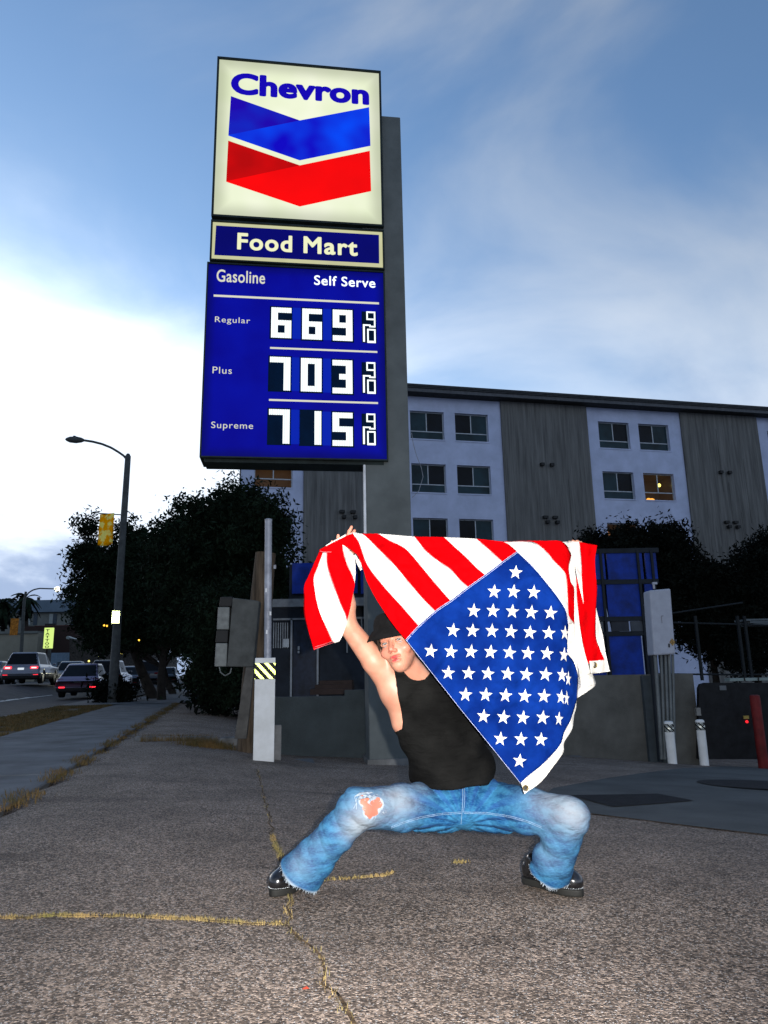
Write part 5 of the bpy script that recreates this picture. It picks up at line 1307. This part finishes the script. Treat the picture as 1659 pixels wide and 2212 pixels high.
# ------------------------------------------------------------------ tank top
M_tank, N, L, b = nodemat('tank_top_cloth')
c = mixn(N, L, rampn(N, L, noisen(N, L, 6, 4), .3, .7), (.002, .002, .002), (.007, .007, .0068)); L.new(c, b.inputs['Base Color']); b.inputs['Roughness'].default_value = .9; b.inputs['Specular IOR Level'].default_value = .05  # uneven tone stands in for light and shade on the folds
bp = N.new('ShaderNodeBump'); bp.inputs['Strength'].default_value = .9; bp.inputs['Distance'].default_value = .03; L.new(noisen(N, L, 7, 4, (1, 1, 2.6)), bp.inputs['Height']); L.new(bp.outputs[0], b.inputs['Normal'])
def tank_sdf(p):
    d = ell(p, chest, (.175, .117, .20)); d = smin(d, ell(p, belly + Vector((.010, 0, -.01)), (.182, .125, .15)), .07)
    d = smin(d, cone(p, at(978, 1692, 3.18), at(972, 1640, 3.18), .145, .145), .05)
    d = smin(d, cone(p, chest + Vector((-.09, -.01, .09)), at(876, 1470, 3.06), .08, .05), .05); d = smin(d, cone(p, chest + Vector((.1, 0, .08)), shR, .085, .070), .05)
    d = smin(d, torso_sdf(p) - .008, .02); d = np.where((p[:, 1] < 3.12) & (p[:, 2] > chest.z), np.minimum(d, limbs_sdf(p) - .006), d)
    wr_ = np.sin(p[:, 2] * 60 + p[:, 0] * 45) * .0025 + np.sin(p[:, 2] * 34 - p[:, 0] * 60 + 1) * .003; d = d + wr_
    d = smax(d, at(975, 1703, 3.06).z - p[:, 2] + .006 * np.sin(p[:, 0] * 22), .006)
    d = np.maximum(d, -cone(p, nkb + Vector((.0, 0, .05)), nkt, .050, .06)); d = np.maximum(d, -(head_sdf(p) - .002))
    nk = at(903, 1434, 2.95); e = np.hypot((p[:, 0] - nk.x) / .062, (p[:, 2] - nk.z) / .066) - 1
    d = np.maximum(d, -np.maximum(e * .066, p[:, 1] - 3.08))                     # round neckline
    xe = np.interp(-p[:, 2], ARM_Z, ARM_X); d = np.maximum(d, -np.maximum(p[:, 0] - xe, p[:, 1] - 3.3))   # armhole
    return d
_a = [at(x, y, 3.0) for x, y in ((845, 1400), (851, 1445), (853.5, 1462), (855.5, 1481), (860, 1507), (866, 1532), (870, 1560), (869, 1576), (840, 1590), (840, 1720))]
ARM_Z = np.array([-a.z for a in _a]); ARM_X = np.array([a.x for a in _a])
sdf_obj('tank_top', tank_sdf, (-.15, 2.85, .38), (.75, 3.4, 1.05), .0055, M_tank, person)
# ------------------------------------------------------------------ jeans
M_jean, N, L, b = nodemat('denim')
tw = noisen(N, L, 90, 3, (1, 1, 3.5)); ln = noisen(N, L, 15, 7, (1., 1, 2.2))
c = mixn(N, L, rampn(N, L, ln, .35, .68), (.002, .038, .120), (.022, .125, .24)); c = mixn(N, L, rampn(N, L, tw, .35, .75, 0, .5), c, (.042, .16, .275))
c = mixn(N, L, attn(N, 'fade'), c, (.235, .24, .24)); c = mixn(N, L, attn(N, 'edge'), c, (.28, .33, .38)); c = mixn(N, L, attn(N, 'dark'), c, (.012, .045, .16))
L.new(c, b.inputs['Base Color']); b.inputs['Roughness'].default_value = .9; b.inputs['Specular IOR Level'].default_value = .15
bp = N.new('ShaderNodeBump'); bp.inputs['Strength'].default_value = .8; bp.inputs['Distance'].default_value = .014
L.new(noisen(N, L, 20, 6, (1., 1, 1.9)), bp.inputs['Height']); L.new(bp.outputs[0], b.inputs['Normal'])
hemL, hemR = at(648, 1890, 3.0), at(1187, 1884, 3.03)
holes = [(at(820, 1737, 2.83), .036), (at(813, 1748, 2.83), .030), (at(802, 1753, 2.83), .028), (at(787, 1730, 2.84), .018), (at(792, 1736, 2.84), .012)]
def leg_d(p, extra=0.):
    d = ell(p, pelv + Vector((0, -.01, .005)), (.185 + extra, .125 + extra, .098 + extra))
    dl = chain(p, [(hipL, .094 + extra), (hipL.lerp(kneL, .5), .082 + extra), (kneL + Vector((.0, .01, 0)), .070 + extra), (kneL.lerp(hemL, .4), .061 + extra), (kneL.lerp(hemL, .75), .070 + extra), (hemL, .092 + extra)], .03)
    dr = chain(p, [(hipR, .094 + extra), (hipR.lerp(kneR, .5), .081 + extra), (kneR + Vector((0, .01, -.005)), .067 + extra), (kneR.lerp(hemR, .4), .064 + extra), (kneR.lerp(hemR, .75), .070 + extra), (hemR, .080 + extra)], .03)
    return smin(smin(d, dl, .05), dr, .05)
axL, axR = (hemL - kneL).normalized(), (hemR - kneR).normalized()
axL2 = (axL + Vector((-.0, 0, -.25))).normalized()
def ridge(x): return 1 - 2 * np.abs(np.sin(x * .5)) ** .7          # sharp folds with soft valleys
def jeans_sdf(p):
    d = leg_d(p)
    # folds: fanning from the crotch, and rings round the shins
    cr = V3(at(1000, 1780, 3.1)); v = p - cr; ang = np.arctan2(v[:, 2], np.abs(v[:, 0]) + 1e-6); rr = np.linalg.norm(v, axis=1)
    d = d + .0055 * ridge(ang * 21 + np.sign(v[:, 0]) * .8 + rr * 9) * np.exp(-((rr - .18) / .13) ** 2)
    for k, a, s in ((kneL, axL, 0.), (kneR, axR, 1.7)):
        t = (p - V3(k)) @ V3(a); w = np.exp(-((t - .2) / .14) ** 2); side = (p - V3(k)) @ np.array([1, 0, .3])
        d = d + .0022 * ridge(t * 70 + side * 55 + s + 1.5 * np.sin(side * 30)) * w + .0028 * ridge(t * 30 - side * 75 + s * 2) * w
        tk = np.exp(-((t + .0) / .07) ** 2); d = d + .0028 * ridge(p[:, 2] * 95 + p[:, 0] * 50 + s) * tk
    for hem, ax, r in ((hemL, axL2, .092), (hemR, axR, .080)):                       # open hems
        e = (p - V3(hem)) @ V3(ax); near = np.linalg.norm(p - V3(hem), axis=1) < .24
        d = np.where(near, smax(d, e + .004 * np.sin(p[:, 0] * 70), .004), d)
        d = np.maximum(d, -cone(p, hem + Vector(ax) * .05, hem - Vector(ax) * .07, r - .012, r - .035))
    d = smax(d, p[:, 2] - at(985, 1680, 3.06).z - .012 * np.cos((p[:, 0] - .3) * 10), .01)
    for c_, r in holes: 
        e = np.linalg.norm((p - V3(c_)) * np.array([1, .6, 1]), axis=1) - r - .0035 * np.sin(p[:, 0] * 230 + p[:, 2] * 90) - .0035 * np.sin(p[:, 2] * 270 - p[:, 0] * 120); d = np.maximum(d, -e)
    return d
jeans, Vj, Fj = sdf_obj('jeans', jeans_sdf, (-.75, 2.65, -.03), (1.05, 3.45, .62), .0046, M_jean, person)
def W(c, s): return np.exp(-((Vj - V3(c)) ** 2).sum(1) / s ** 2)
fd = .62 * W(at(862, 1724, 2.94), .085) + .65 * W(at(770, 1782, 2.88), .065) + .5 * W(at(800, 1750, 2.83), .08) + 0.62 * W(at(1240, 1758, 2.83), .08) + .45 * W(at(1190, 1722, 2.93), .10) + .3 * W(at(650, 1868, 2.93), .06) + .25 * W(at(1190, 1840, 2.95), .07) + .3 * W(at(905, 1695, 3.05), .05) + .3 * W(at(700, 1820, 2.93), .05)
attr(jeans, 'fade', np.clip(fd, 0, .95))
ed = np.zeros(len(Vj))
for c_, r in holes: ed = np.maximum(ed, 1 - np.clip((np.linalg.norm((Vj - V3(c_)) * np.array([1, .6, 1]), axis=1) - r - .001) / .0035, 0, 1))
for hem, ax in ((hemL, axL2), (hemR, axR)): ed = np.maximum(ed, (1 - np.clip(np.abs((Vj - V3(hem)) @ V3(ax)) / .011, 0, 1)) * (np.linalg.norm(Vj - V3(hem), axis=1) < .2) * .95)
attr(jeans, 'edge', np.clip(ed, 0, 1))
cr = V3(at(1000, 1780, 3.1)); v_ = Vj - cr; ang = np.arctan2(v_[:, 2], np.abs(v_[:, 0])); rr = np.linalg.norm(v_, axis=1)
attr(jeans, 'dark', np.clip(.55 * (np.sin(ang * 21 + np.sign(v_[:, 0]) * .8 + rr * 9) > .3) * np.exp(-((rr - .17) / .10) ** 2), 0, 1) * 1.0)  # whisker wear plus shade of the crotch folds, put into the denim colour
# stitched seams laid on the denim by walking down its distance field
M_stitch = PM('stitching', (.17, .25, .36), .9, var=.2, scale=60)
def on_jeans(px, py, Y0=2.6):
    d = ray(px, py).normalized(); t = (at(px, py, Y0) - CP).length
    for _ in range(90):
        p = CP + d * t; s = float(jeans_sdf(np.array([tuple(p)]))[0])
        if s < .0008: break
        t += max(.0006, s * .6)
    return CP + d * (t - .0015)
def seam(pxs, rad, name='seam', n=26, mat=M_stitch, parent=jeans):
    pts = poly_resample([Vector((x, y, 0)) for x, y in pxs], n); q = [on_jeans(p.x, p.y) for p in pts]
    q = [q[0]] + [(a + b * 2 + c) / 4 for a, b, c in zip(q, q[1:], q[2:])] + [q[-1]]
    autosmooth(MB().tube(q, rad, 5).build(name, mat, parent), 80)
for o_ in (0, 3.2):
    seam([(996, 1754 + o_), (950, 1757 + o_), (905, 1765 + o_), (870, 1776 + o_), (845, 1786 + o_)], .0011)
    seam([(1002, 1754 + o_), (1050, 1755 + o_), (1100, 1762 + o_), (1140, 1773 + o_), (1170, 1786 + o_)], .0011)
seam([(999, 1699), (1000, 1720), (999, 1740), (998, 1756), (996, 1780)], .0014); seam([(1003, 1701), (1004, 1720), (1003, 1740), (1001, 1755)], .0011)
MB().box(on_jeans(1007, 1706), (.012, .006, .026)).build('fly_tab', M_jean, jeans)
# frayed threads round the torn knee and at the hems
th = MB()
for k in range(46):
    c_, r = random.choice(holes[:3]); a = random.uniform(0, 2 * math.pi); e = Vector(c_) + Vector((math.cos(a) * r, 0, math.sin(a) * r))
    s_ = CP + (e - CP).normalized() * ((e - CP).length); px_ = CM.inverted() @ s_; X, Y_ = DW / 2 + FPX * px_.x / -px_.z, DH / 2 - FPX * px_.y / -px_.z
    st0 = on_jeans(X + math.cos(a) * 1.5, Y_ - math.sin(a) * 1.5); en_ = st0 + Vector((-math.cos(a) * random.uniform(.002, .012) + random.gauss(0, .004), -.002, -math.sin(a) * random.uniform(.002, .010) + random.gauss(0, .004)))
    th.tube([st0, st0.lerp(en_, .5) + Vector((0, -.003, .001)), en_], [.0006, .0006, .0004], 3)
for x, y, dx, dy in ((766, 1722, 4, 26), (770, 1724, -6, 22), (785, 1718, 3, 18), (795, 1716, 12, 8), (780, 1722, 10, 18)):
    s0 = on_jeans(x, y); e0 = on_jeans(x + dx, y + dy) + Vector((0, -.004, 0)); th.tube([s0, s0.lerp(e0, .5) + Vector((.004, -.008, 0)), e0], .0008, 4)
for hem, ax in ((hemL, axL2), (hemR, axR)):                      # fringe round the hems
    ring = Vj[(np.abs((Vj - V3(hem)) @ V3(ax)) < .004) & (np.linalg.norm(Vj - V3(hem), axis=1) < .16) & (Vj[:, 1] < hem.y + .02)]
    for k in range(150):
        p0 = Vector(ring[np.random.randint(len(ring))]); out = (p0 - hem).normalized()
        th.tube([p0, p0 + Vector(ax) * random.uniform(.003, .010) + out * random.uniform(0, .004) + Vector((random.gauss(0, .002), random.gauss(0, .002), 0))], [.0008, .0004], 3)
th.build('frayed_threads', PM('white_thread', (.33, .37, .41), .9), jeans)
patch_ = MB()
for (a, b) in (((766, 1721), (805, 1712)), ((772, 1728), (793, 1722)), ((794, 1722), (806, 1730))):
    p0, p1 = on_jeans(*a), on_jeans(*b); patch_.tube([p0, p0.lerp(p1, .3) + Vector((0, -.006, .006)), p0.lerp(p1, .7) + Vector((0, -.004, .003)), p1], [.002, .006, .005, .002], 7)
autosmooth(patch_.build('torn_edge', PM('frayed_denim', (.26, .31, .37), .95, var=.3, scale=80, bump=.5, bscale=200), jeans), 80)
# ------------------------------------------------------------------ shoes
M_shoe = PM('black_leather', (.008, .008, .009), .16, var=.3, scale=25, bump=.08, bscale=60, spec=.6, coat=.5)
M_sole = PM('shoe_sole', (.012, .012, .011), .6)
M_stud = PM('metal_stud', (.75, .75, .72), .25, 1.0)
def shoe(heel, toe, ank, label):
    heel, toe = Vector(heel), Vector(toe); f = (toe - heel).normalized(); Ln = (toe - heel).length; s = Vector((f.y, -f.x, 0))
    R3 = np.array([f, s, UZ]).T
    def X(a, b, c): return heel + f * a * Ln + s * b + UZ * c
    def fn(p):
        d = ell(p, X(.74, 0, .048), (Ln * .29, .048, .050), R3); d = smin(d, ell(p, X(.45, 0, .062), (Ln * .32, .038, .06), R3), .03); d = smin(d, ell(p, X(.12, 0, .055), (Ln * .16, .034, .05), R3), .02)
        d = smin(d, cone(p, X(.30, 0, .06), X(.22, 0, .105), .036, .036), .03)
        d = smax(d, .022 - p[:, 2], .006); return np.maximum(d, -cone(p, X(.26, 0, .13), X(.22, 0, .085), .040, .028))
    o, _, _ = sdf_obj('shoe', fn, np.minimum(V3(heel), V3(toe)) - .12 * np.array([1, 1, 0]) - np.array([0, 0, .02]), np.maximum(V3(heel), V3(toe)) + np.array([.12, .12, .17]), .004, M_shoe, person)
    def so(p):
        q = (p - V3(heel)) @ R3; x, y = q[:, 0] / Ln, q[:, 1]
        w = .036 + .014 * np.exp(-((x - .72) / .24) ** 2) - .008 * np.exp(-((x - .4) / .15) ** 2)
        dd = np.maximum(np.abs(y) - w * np.sqrt(np.clip(1 - (np.maximum(x - .72, 0) / .31) ** 2 - (np.maximum(.1 - x, 0) / .14) ** 2, 0, 1)) , np.abs(p[:, 2] - .0135) - .013)
        return np.maximum(dd, (np.abs(x - .5) - .53) * Ln)
    sdf_obj('sole', so, np.minimum(V3(heel), V3(toe)) - .08 * np.array([1, 1, 0]) - np.array([0, 0, .015]), np.maximum(V3(heel), V3(toe)) + np.array([.08, .08, .06]), .004, M_sole, o)
    m = MB()
    for k in range(22):
        a = -1.35 + 2.7 * k / 21; x = .74 + .27 * math.cos(a); m.ball(X(x, .047 * math.sin(a), .030), .0022, 6, 4)
    m.build('studs', M_stud, o)
shoe(atz(664, 1896, .02) + Vector((.01, .02, -.02)), atz(588, 1937, .0) + Vector((0, 0, 0)), ankL, '')
shoe(atz(1138, 1899, .02) + Vector((.0, .03, -.02)), atz(1256, 1937, .0), ankR, '')
# ------------------------------------------------------------------ the flag
def cloth_mat(name, col, col2, weave=420.):
    m, N, L, b = nodemat(name)
    c = mixn(N, L, rampn(N, L, noisen(N, L, 9, 5), .3, .72), col2, col); L.new(c, b.inputs['Base Color'])
    b.inputs['Roughness'].default_value = .85; b.inputs['Specular IOR Level'].default_value = .02
    bp = N.new('ShaderNodeBump'); bp.inputs['Strength'].default_value = .5; bp.inputs['Distance'].default_value = .03
    vo = N.new('ShaderNodeTexNoise'); vo.noise_type = 'RIDGED_MULTIFRACTAL'; vo.inputs['Scale'].default_value = 9; vo.inputs['Detail'].default_value = 4; vo.inputs['Distortion'].default_value = .8
    tcn = N.new('ShaderNodeTexCoord'); L.new(tcn.outputs['Object'], vo.inputs['Vector']); mad = N.new('ShaderNodeMath'); mad.operation = 'MULTIPLY_ADD'; L.new(vo.outputs['Fac'], mad.inputs[0]); mad.inputs[1].default_value = .35; L.new(noisen(N, L, 11, 3, (1, 1, 1.4)), mad.inputs[2]); L.new(mad.outputs[0], bp.inputs['Height']); L.new(bp.outputs[0], b.inputs['Normal']); return m
M_fred = cloth_mat('flag_red', (.40, .0, .001), (.33, .0, .001)); M_fwhite = cloth_mat('flag_white', (.46, .445, .415), (.40, .385, .355)); M_fblue = cloth_mat('flag_blue', (.0018, .018, .135), (.0008, .009, .08))
M_fstar = cloth_mat('flag_star', (.50, .49, .45), (.43, .42, .38)); M_fseam = PM('flag_seam', (.35, .38, .55), .9, var=.2, scale=60); M_rseam = PM('flag_red_seam', (.62, .12, .14), .9, var=.2, scale=60); M_brass = PM('brass', (.55, .40, .16), .3, 1.0, var=.1, scale=50)
z6 = lambda *P: [(622.1 + x * .4375, 1106 + y * .4375) for x, y in P]
z7 = lambda *P: [(857.2 + x * .25936, 1140.6 + y * .25936) for x, y in P]
z5 = lambda *P: [(656.7 + x * .14059, 1106 + y * .14059) for x, y in P]
zq = lambda *P: [(1140.6 + x * .26553, 1140.6 + y * .26553) for x, y in P]
def main_depth(x, y):
    """distance of the held cloth from the camera, metres"""
    Y = 2.755
    Y += .055 * float(1 - sstep(1150., 1230., y))                     # laid back over the hands at the top
    a, b = (x * .62 + y * .78), (x * .78 - y * .62)
    Y += .010 * math.sin(b / 26.) * float(sstep(1150., 1260., y)) * (.4 + .6 * float(1 - sstep(880., 1000., x)))
    Y += .007 * math.sin(a / 33. + b / 70.) + .004 * math.sin(x / 17. + y / 41.)
    Y += .012 * mnoise.noise((x / 60., y / 45., 1.3)) + .005 * mnoise.noise((x / 22., y / 18., 4.))
    Y += .006 * (1 - abs(mnoise.noise((x / 48. + y / 90., y / 40. - x / 120., 7.))) * 4) + .003 * (1 - abs(mnoise.noise((x / 20., y / 26., 2.))) * 4)
    Y += .10 * float(sstep(1195., 1262., x)) ** 1.5                    # the fly rolls away at the right
    return Y
def flap_depth(x, y): return 2.765 + .016 * math.sin(x / 13. + y / 60.) + .012 * math.sin(x / 27. - y / 38. + 1) + .03 * float(1 - sstep(1180., 1260., y)) + .008 * mnoise.noise((x / 25., y / 30., 2.))
def right_depth(x, y): return 2.80 + .018 * math.sin(x / 8. + y / 90.) + .010 * math.sin(y / 33. + x / 20.) + .05 * float(1 - sstep(1170., 1260., y)) - .02 * float(sstep(1230., 1290., x)) + .006 * mnoise.noise((x / 14., y / 40., 5.))
def crv(pts, n):
    """smooth curve through picture points, evenly resampled"""
    P = [Vector((x, y, 0)) for x, y in pts]
    if len(P) > 2:
        Q = []; E = [P[0] * 2 - P[1]] + P + [P[-1] * 2 - P[-2]]
        for i in range(1, len(E) - 2):
            for k in range(8):
                t = k / 8; a, b, c, d = E[i - 1], E[i], E[i + 1], E[i + 2]
                Q.append(.5 * ((2 * b) + (c - a) * t + (2 * a - 5 * b + 4 * c - d) * t * t + (3 * b - a - 3 * c + d) * t ** 3))
        P = Q + [P[-1]]
    return poly_resample(P, n)
def loft(name, A, B, mat, parent, depth, lay=0., n=48, m=10, th=.0016):
    a, b = crv(A, n), crv(B, n); vs, fs = [], []
    for i in range(n):
        for j in range(m + 1):
            q = a[i].lerp(b[i], j / m); vs.append(at(q.x, q.y, depth(q.x, q.y) + lay))
    for i in range(n - 1):
        for j in range(m): k = i * (m + 1) + j; fs.append((k, k + 1, k + m + 2, k + m + 1))
    return solid(mesh_obj(name, vs, fs, mat, parent, True), th)
def ribbon(name, pts, rad, mat, parent, depth, lay=-.002, n=60):
    q = [at(p.x, p.y, depth(p.x, p.y) + lay) for p in crv(pts, n)]; return autosmooth(MB().tube(q, rad, 5).build(name, mat, parent), 80)
flag = thing('flag', 'red and white striped flag with white stars on blue, held up by the squatting person', 'flag', at(1000, 1300, 2.8))
E7 = [(876.6, 1381.8), (903.9, 1352), (940.2, 1319.6), (972.6, 1297.5), (1011.5, 1267.7), (1047.8, 1241.8), (1085.4, 1213.2), (1116.6, 1191.2)]
L0 = z6((262, 158), (300, 172), (340, 208), (362, 258), (376, 296), (388, 338), (430, 420), (480, 500), (530, 570)) + [E7[0]]
B01 = z6((318, 104), (350, 150), (372, 215), (402, 278), (470, 365), (560, 465)) + [E7[1]]
B12 = z6((366, 106), (395, 130), (455, 190), (520, 255), (600, 350), (670, 432)) + [E7[2]]
B23 = z6((445, 107), (500, 140), (580, 182), (650, 260), (720, 345)) + [E7[3]]
B34 = z6((625, 121), (680, 190), (740, 240), (800, 280), (850, 335)) + [E7[4]]
B45 = z6((770, 124), (820, 170), (880, 225), (930, 275)) + [E7[5]]
B56 = z6((930, 132), (970, 165), (1010, 200)) + [E7[6]]
B67 = z6((1062, 146), (1092, 162)) + [E7[7]]
bs_ = [L0, B01, B12, B23, B34, B45, B56, B67]
for k in range(7):
    loft('stripe', bs_[k], bs_[k + 1], M_fred if k % 2 == 0 else M_fwhite, flag, main_depth, 0, 56, 12)
    if k: ribbon('seam', bs_[k], .0007, M_rseam, flag, main_depth, -.0016)
# canton: four curved sides
tl = E7; left = [E7[0], (939, 1461), (1000, 1538), (1062, 1614), (1124.3, 1691.7)]
top = [E7[7]] + z7((1130, 320), (1250, 460), (1350, 590), (1408, 690), (1428, 800), (1424, 1020), (1500, 1160), (1526, 1300))
right = z7((1526, 1300), (1505, 1400), (1485, 1480), (1447, 1600), (1395, 1700), (1368, 1790), (1300, 1880), (1200, 1980), (1100, 2060)) + [(1124.3, 1691.7)]
n, m = 60, 50
cu0 = crv(E7[::-1], m + 1); cu1 = crv(right, m + 1); cv0 = crv(top, n + 1); cv1 = crv(left, n + 1)
vs, fs = [], []
for i in range(n + 1):
    for j in range(m + 1):
        u, v = i / n, j / m
        p = cu0[j] * (1 - u) + cu1[j] * u + cv0[i] * (1 - v) + cv1[i] * v - (cv0[0] * (1 - u) * (1 - v) + cv0[n] * u * (1 - v) + cv1[0] * (1 - u) * v + cv1[n] * u * v)
        vs.append(at(p.x, p.y, main_depth(p.x, p.y)))
for i in range(n):
    for j in range(m): k = i * (m + 1) + j; fs.append((k, k + 1, k + m + 2, k + m + 1))
canton = solid(mesh_obj('canton', vs, fs, M_fblue, flag, True), .0016)
for pts, off in ((E7, 0), ([(x + 2, y + 2) for x, y in E7], 0), (left, 0), (top[:6], 0)): ribbon('seam', pts, .0009, M_fseam, canton, main_depth, -.0022)
stars = [(990, 370), (810, 530), (972, 530), (1140, 535), (640, 690), (800, 690), (962, 695), (1120, 702), (1280, 708), (468, 853), (630, 855), (792, 857), (950, 862), (1107, 870), (1265, 875), (1400, 875, .62),
         (282, 1025), (450, 1030), (617, 1030), (780, 1033), (938, 1038), (1090, 1043), (1250, 1045), (1393, 1057, .7), (428, 1207), (597, 1210), (758, 1213), (922, 1215), (1078, 1220), (1238, 1220), (1376, 1225, .75), (1428, 1255, .4),
         (572, 1388), (740, 1390), (905, 1395), (1065, 1400), (1225, 1400), (1368, 1408, .72), (1414, 1418, .36), (722, 1568), (888, 1577), (1050, 1580), (1215, 1580), (1350, 1590, .62), (862, 1757), (1033, 1760), (1200, 1762), (1022, 1940)]
for s in stars:
    wx = s[2] if len(s) > 2 else 1.; cx_, cy_ = z7((s[0], s[1]))[0]; rot = R_(6 + random.uniform(-2, 2)); P = [(cx_, cy_)]
    for k in range(10):
        a = -math.pi / 2 + rot + k * math.pi / 5; r = 15.2 if k % 2 == 0 else 6.1
        P.append((cx_ + r * math.cos(a) * wx, cy_ + r * math.sin(a) * 1.08))
    vs = [at(x, y, main_depth(x, y) - .0055) for x, y in P]
    solid(mesh_obj('star', vs, [(0, 1 + k, 1 + (k + 1) % 10) for k in range(10)], M_fstar, canton), .0012)
# header band along the lower right of the canton, with a grommet
hin = z7((1526, 1310), (1505, 1400), (1485, 1480), (1447, 1600), (1395, 1700), (1368, 1790), (1300, 1880), (1200, 1980), (1100, 2060), (1032, 2120))
hout = z7((1560, 1330), (1500, 1420), (1492, 1500), (1475, 1570), (1458, 1680), (1392, 1790), (1386, 1868), (1300, 1990), (1200, 2115), (1062, 2216))
hd_ = loft('header', hin, hout, M_fwhite, flag, main_depth, .0035, 60, 6)
def grommet(px, py, depth, parent, lay):
    c = at(px, py, depth(px, py) + lay); m = MB(); R0 = .0085
    m.tube([c + Vector((R0 * math.cos(a), -.001, R0 * math.sin(a))) for a in [2 * math.pi * k / 20 for k in range(21)]], .0028, 6, False)
    autosmooth(m.build('grommet', M_brass, parent)); MB().ball(c + Vector((0, .001, 0)), (.0065, .001, .0065), 12, 4).build('grommet_hole', M_black, parent)
grommet(1135.2, 1702, main_depth, hd_, -.001)
# upper right: long stripes running past the canton, gathered in the right hand
W7a = z7((884, 116), (1060, 112), (1150, 122), (1250, 200), (1310, 275), (1392, 360), (1415, 420), (1424, 560), (1432, 730), (1484, 800))
W7b = [E7[7]] + z7((1130, 320), (1250, 460), (1350, 590), (1408, 690), (1428, 800))
W7b[0] = (1112, 1187)
loft('stripe', W7a, W7b, M_fwhite, flag, main_depth, .002, 50, 10)
R8a = W7a[1:]; R8b = zq((90, 108), (280, 112), (350, 205), (346, 262), (335, 330), (352, 440), (380, 492), (380, 640), (378, 790))
loft('stripe', z7((884, 112), (1060, 110), (1150, 121), (1250, 199), (1310, 274), (1392, 359), (1415, 420), (1424, 560), (1434, 720), (1484, 806)), zq((20, 103), (160, 104), (280, 112), (352, 205), (346, 262), (335, 330), (352, 440), (380, 492), (380, 640), (378, 790)), M_fred, flag, main_depth, .001, 50, 8)
# white gathered fold
loft('stripe', zq((280, 112), (350, 205), (344, 262), (331, 325), (350, 440), (377, 490), (378, 640), (379, 780), (390, 1000), (414, 1215)), zq((372, 108), (380, 200), (384, 300), (388, 380), (394, 430), (396, 550), (410, 700), (428, 850), (462, 1020), (520, 1185)), M_fwhite, flag, right_depth, -.028, 60, 8)
loft('stripe', zq((356, 112), (374, 220), (388, 330), (408, 440), (432, 540), (453, 616)), zq((416, 112), (428, 200), (435, 290), (438, 400), (443, 510), (453, 616)), M_fwhite, flag, right_depth, -.034, 40, 8)
loft('stripe', zq((414, 112), (420, 250), (396, 400), (396, 550), (410, 700), (428, 850), (462, 1020), (480, 1108)), zq((562, 142), (545, 250), (552, 400), (562, 500), (553, 650), (552, 880), (585, 985), (622, 1076)), M_fred, flag, right_depth, -.018, 60, 12)
loft('stripe', zq((548, 600), (548, 740), (548, 880), (585, 985), (610, 1080)), zq((556, 670), (582, 765), (612, 890), (628, 1000), (664, 1160)), M_fwhite, flag, right_depth, -.012, 40, 6)
hb = loft('header', zq((500, 1082), (560, 1078), (622, 1073)), zq((514, 1186), (590, 1178), (668, 1166)), M_fwhite, flag, right_depth, -.038, 20, 6); grommet(*zq((540, 1115))[0], right_depth, hb, -.040)
loft('stripe', zq((330, 715), (325, 800), (320, 1000), (370, 1080), (410, 1180), (420, 1290), (398, 1315)), zq((378, 785), (384, 880), (392, 1000), (402, 1100), (416, 1212), (520, 1200), (548, 1275)), M_fwhite, flag, right_depth, .0, 50, 8)
loft('stripe', zq((408, 1200), (400, 1310), (398, 1385)), zq((525, 1180), (548, 1275), (480, 1332)), M_fwhite, flag, right_depth, .004, 24, 8)
# left: cloth thrown over the left hand and the flap hanging from it
loft('stripe', z5((238, 602), (250, 572), (400, 492), (600, 392), (700, 345), (745, 340)), z5((240, 606), (330, 618), (420, 618), (470, 606), (590, 502), (800, 640)), M_fred, flag, flap_depth, -.03, 40, 8)
loft('stripe', z5((690, 342), (740, 318), (800, 318), (860, 345)), z5((745, 345), (770, 350), (800, 345), (850, 350)), M_fwhite, flag, main_depth, .004, 20, 4)
loft('stripe', z5((330, 515), (410, 465), (560, 385), (640, 340)), z5((340, 530), (420, 500), (570, 420), (650, 370)), M_fwhite, flag, flap_depth, .012, 20, 4)
fA = z5((235, 605), (190, 710), (60, 1000), (4, 1130), (0, 1300), (2, 1560), (62, 1800), (152, 2122))
fB = z5((292, 622), (215, 830), (150, 1010), (160, 1160), (200, 1400), (262, 1600), (340, 1770), (432, 1985))
fC = z5((350, 620), (356, 800), (400, 960), (442, 1080), (560, 1400), (640, 1580), (662, 1680), (590, 1905))
fD = z5((588, 500), (612, 660), (662, 820), (736, 970), (778, 1100), (752, 1260), (710, 1480), (664, 1668))
fE = z5((600, 495), (700, 590), (776, 690), (792, 900), (788, 1000), (780, 1090))
loft('stripe', fA, fB, M_fred, flag, flap_depth, 0, 50, 8); loft('stripe', fB, fC, M_fwhite, flag, flap_depth, .0, 50, 10)
loft('stripe', z5((432, 1985), (470, 2012)), z5((590, 1905), (545, 1985)), M_fwhite, flag, flap_depth, 0, 8, 6)
loft('stripe', z5((350, 612), (356, 800), (400, 960), (442, 1080), (560, 1400), (640, 1580), (662, 1672)), fD, M_fred, flag, flap_depth, -.002, 50, 10)
loft('stripe', z5((588, 500), (612, 660), (662, 820), (736, 970), (778, 1095)), fE, M_fwhite, flag, flap_depth, .006, 40, 6)
loft('stripe', z5((772, 660), (800, 760), (840, 850), (865, 900)), z5((790, 650), (850, 740), (880, 800), (895, 885)), M_fwhite, flag, main_depth, .004, 20, 4)
for pts in (fC[:7], z5((152, 2106), (300, 2060), (465, 1998)), z5((165, 2075), (310, 2030), (440, 1985)), z5((240, 602), (330, 614), (420, 614))): ribbon('seam', pts, .0008, M_rseam, flag, flap_depth, -.0045 if pts[0][1] > 1200 else -.034, 40)
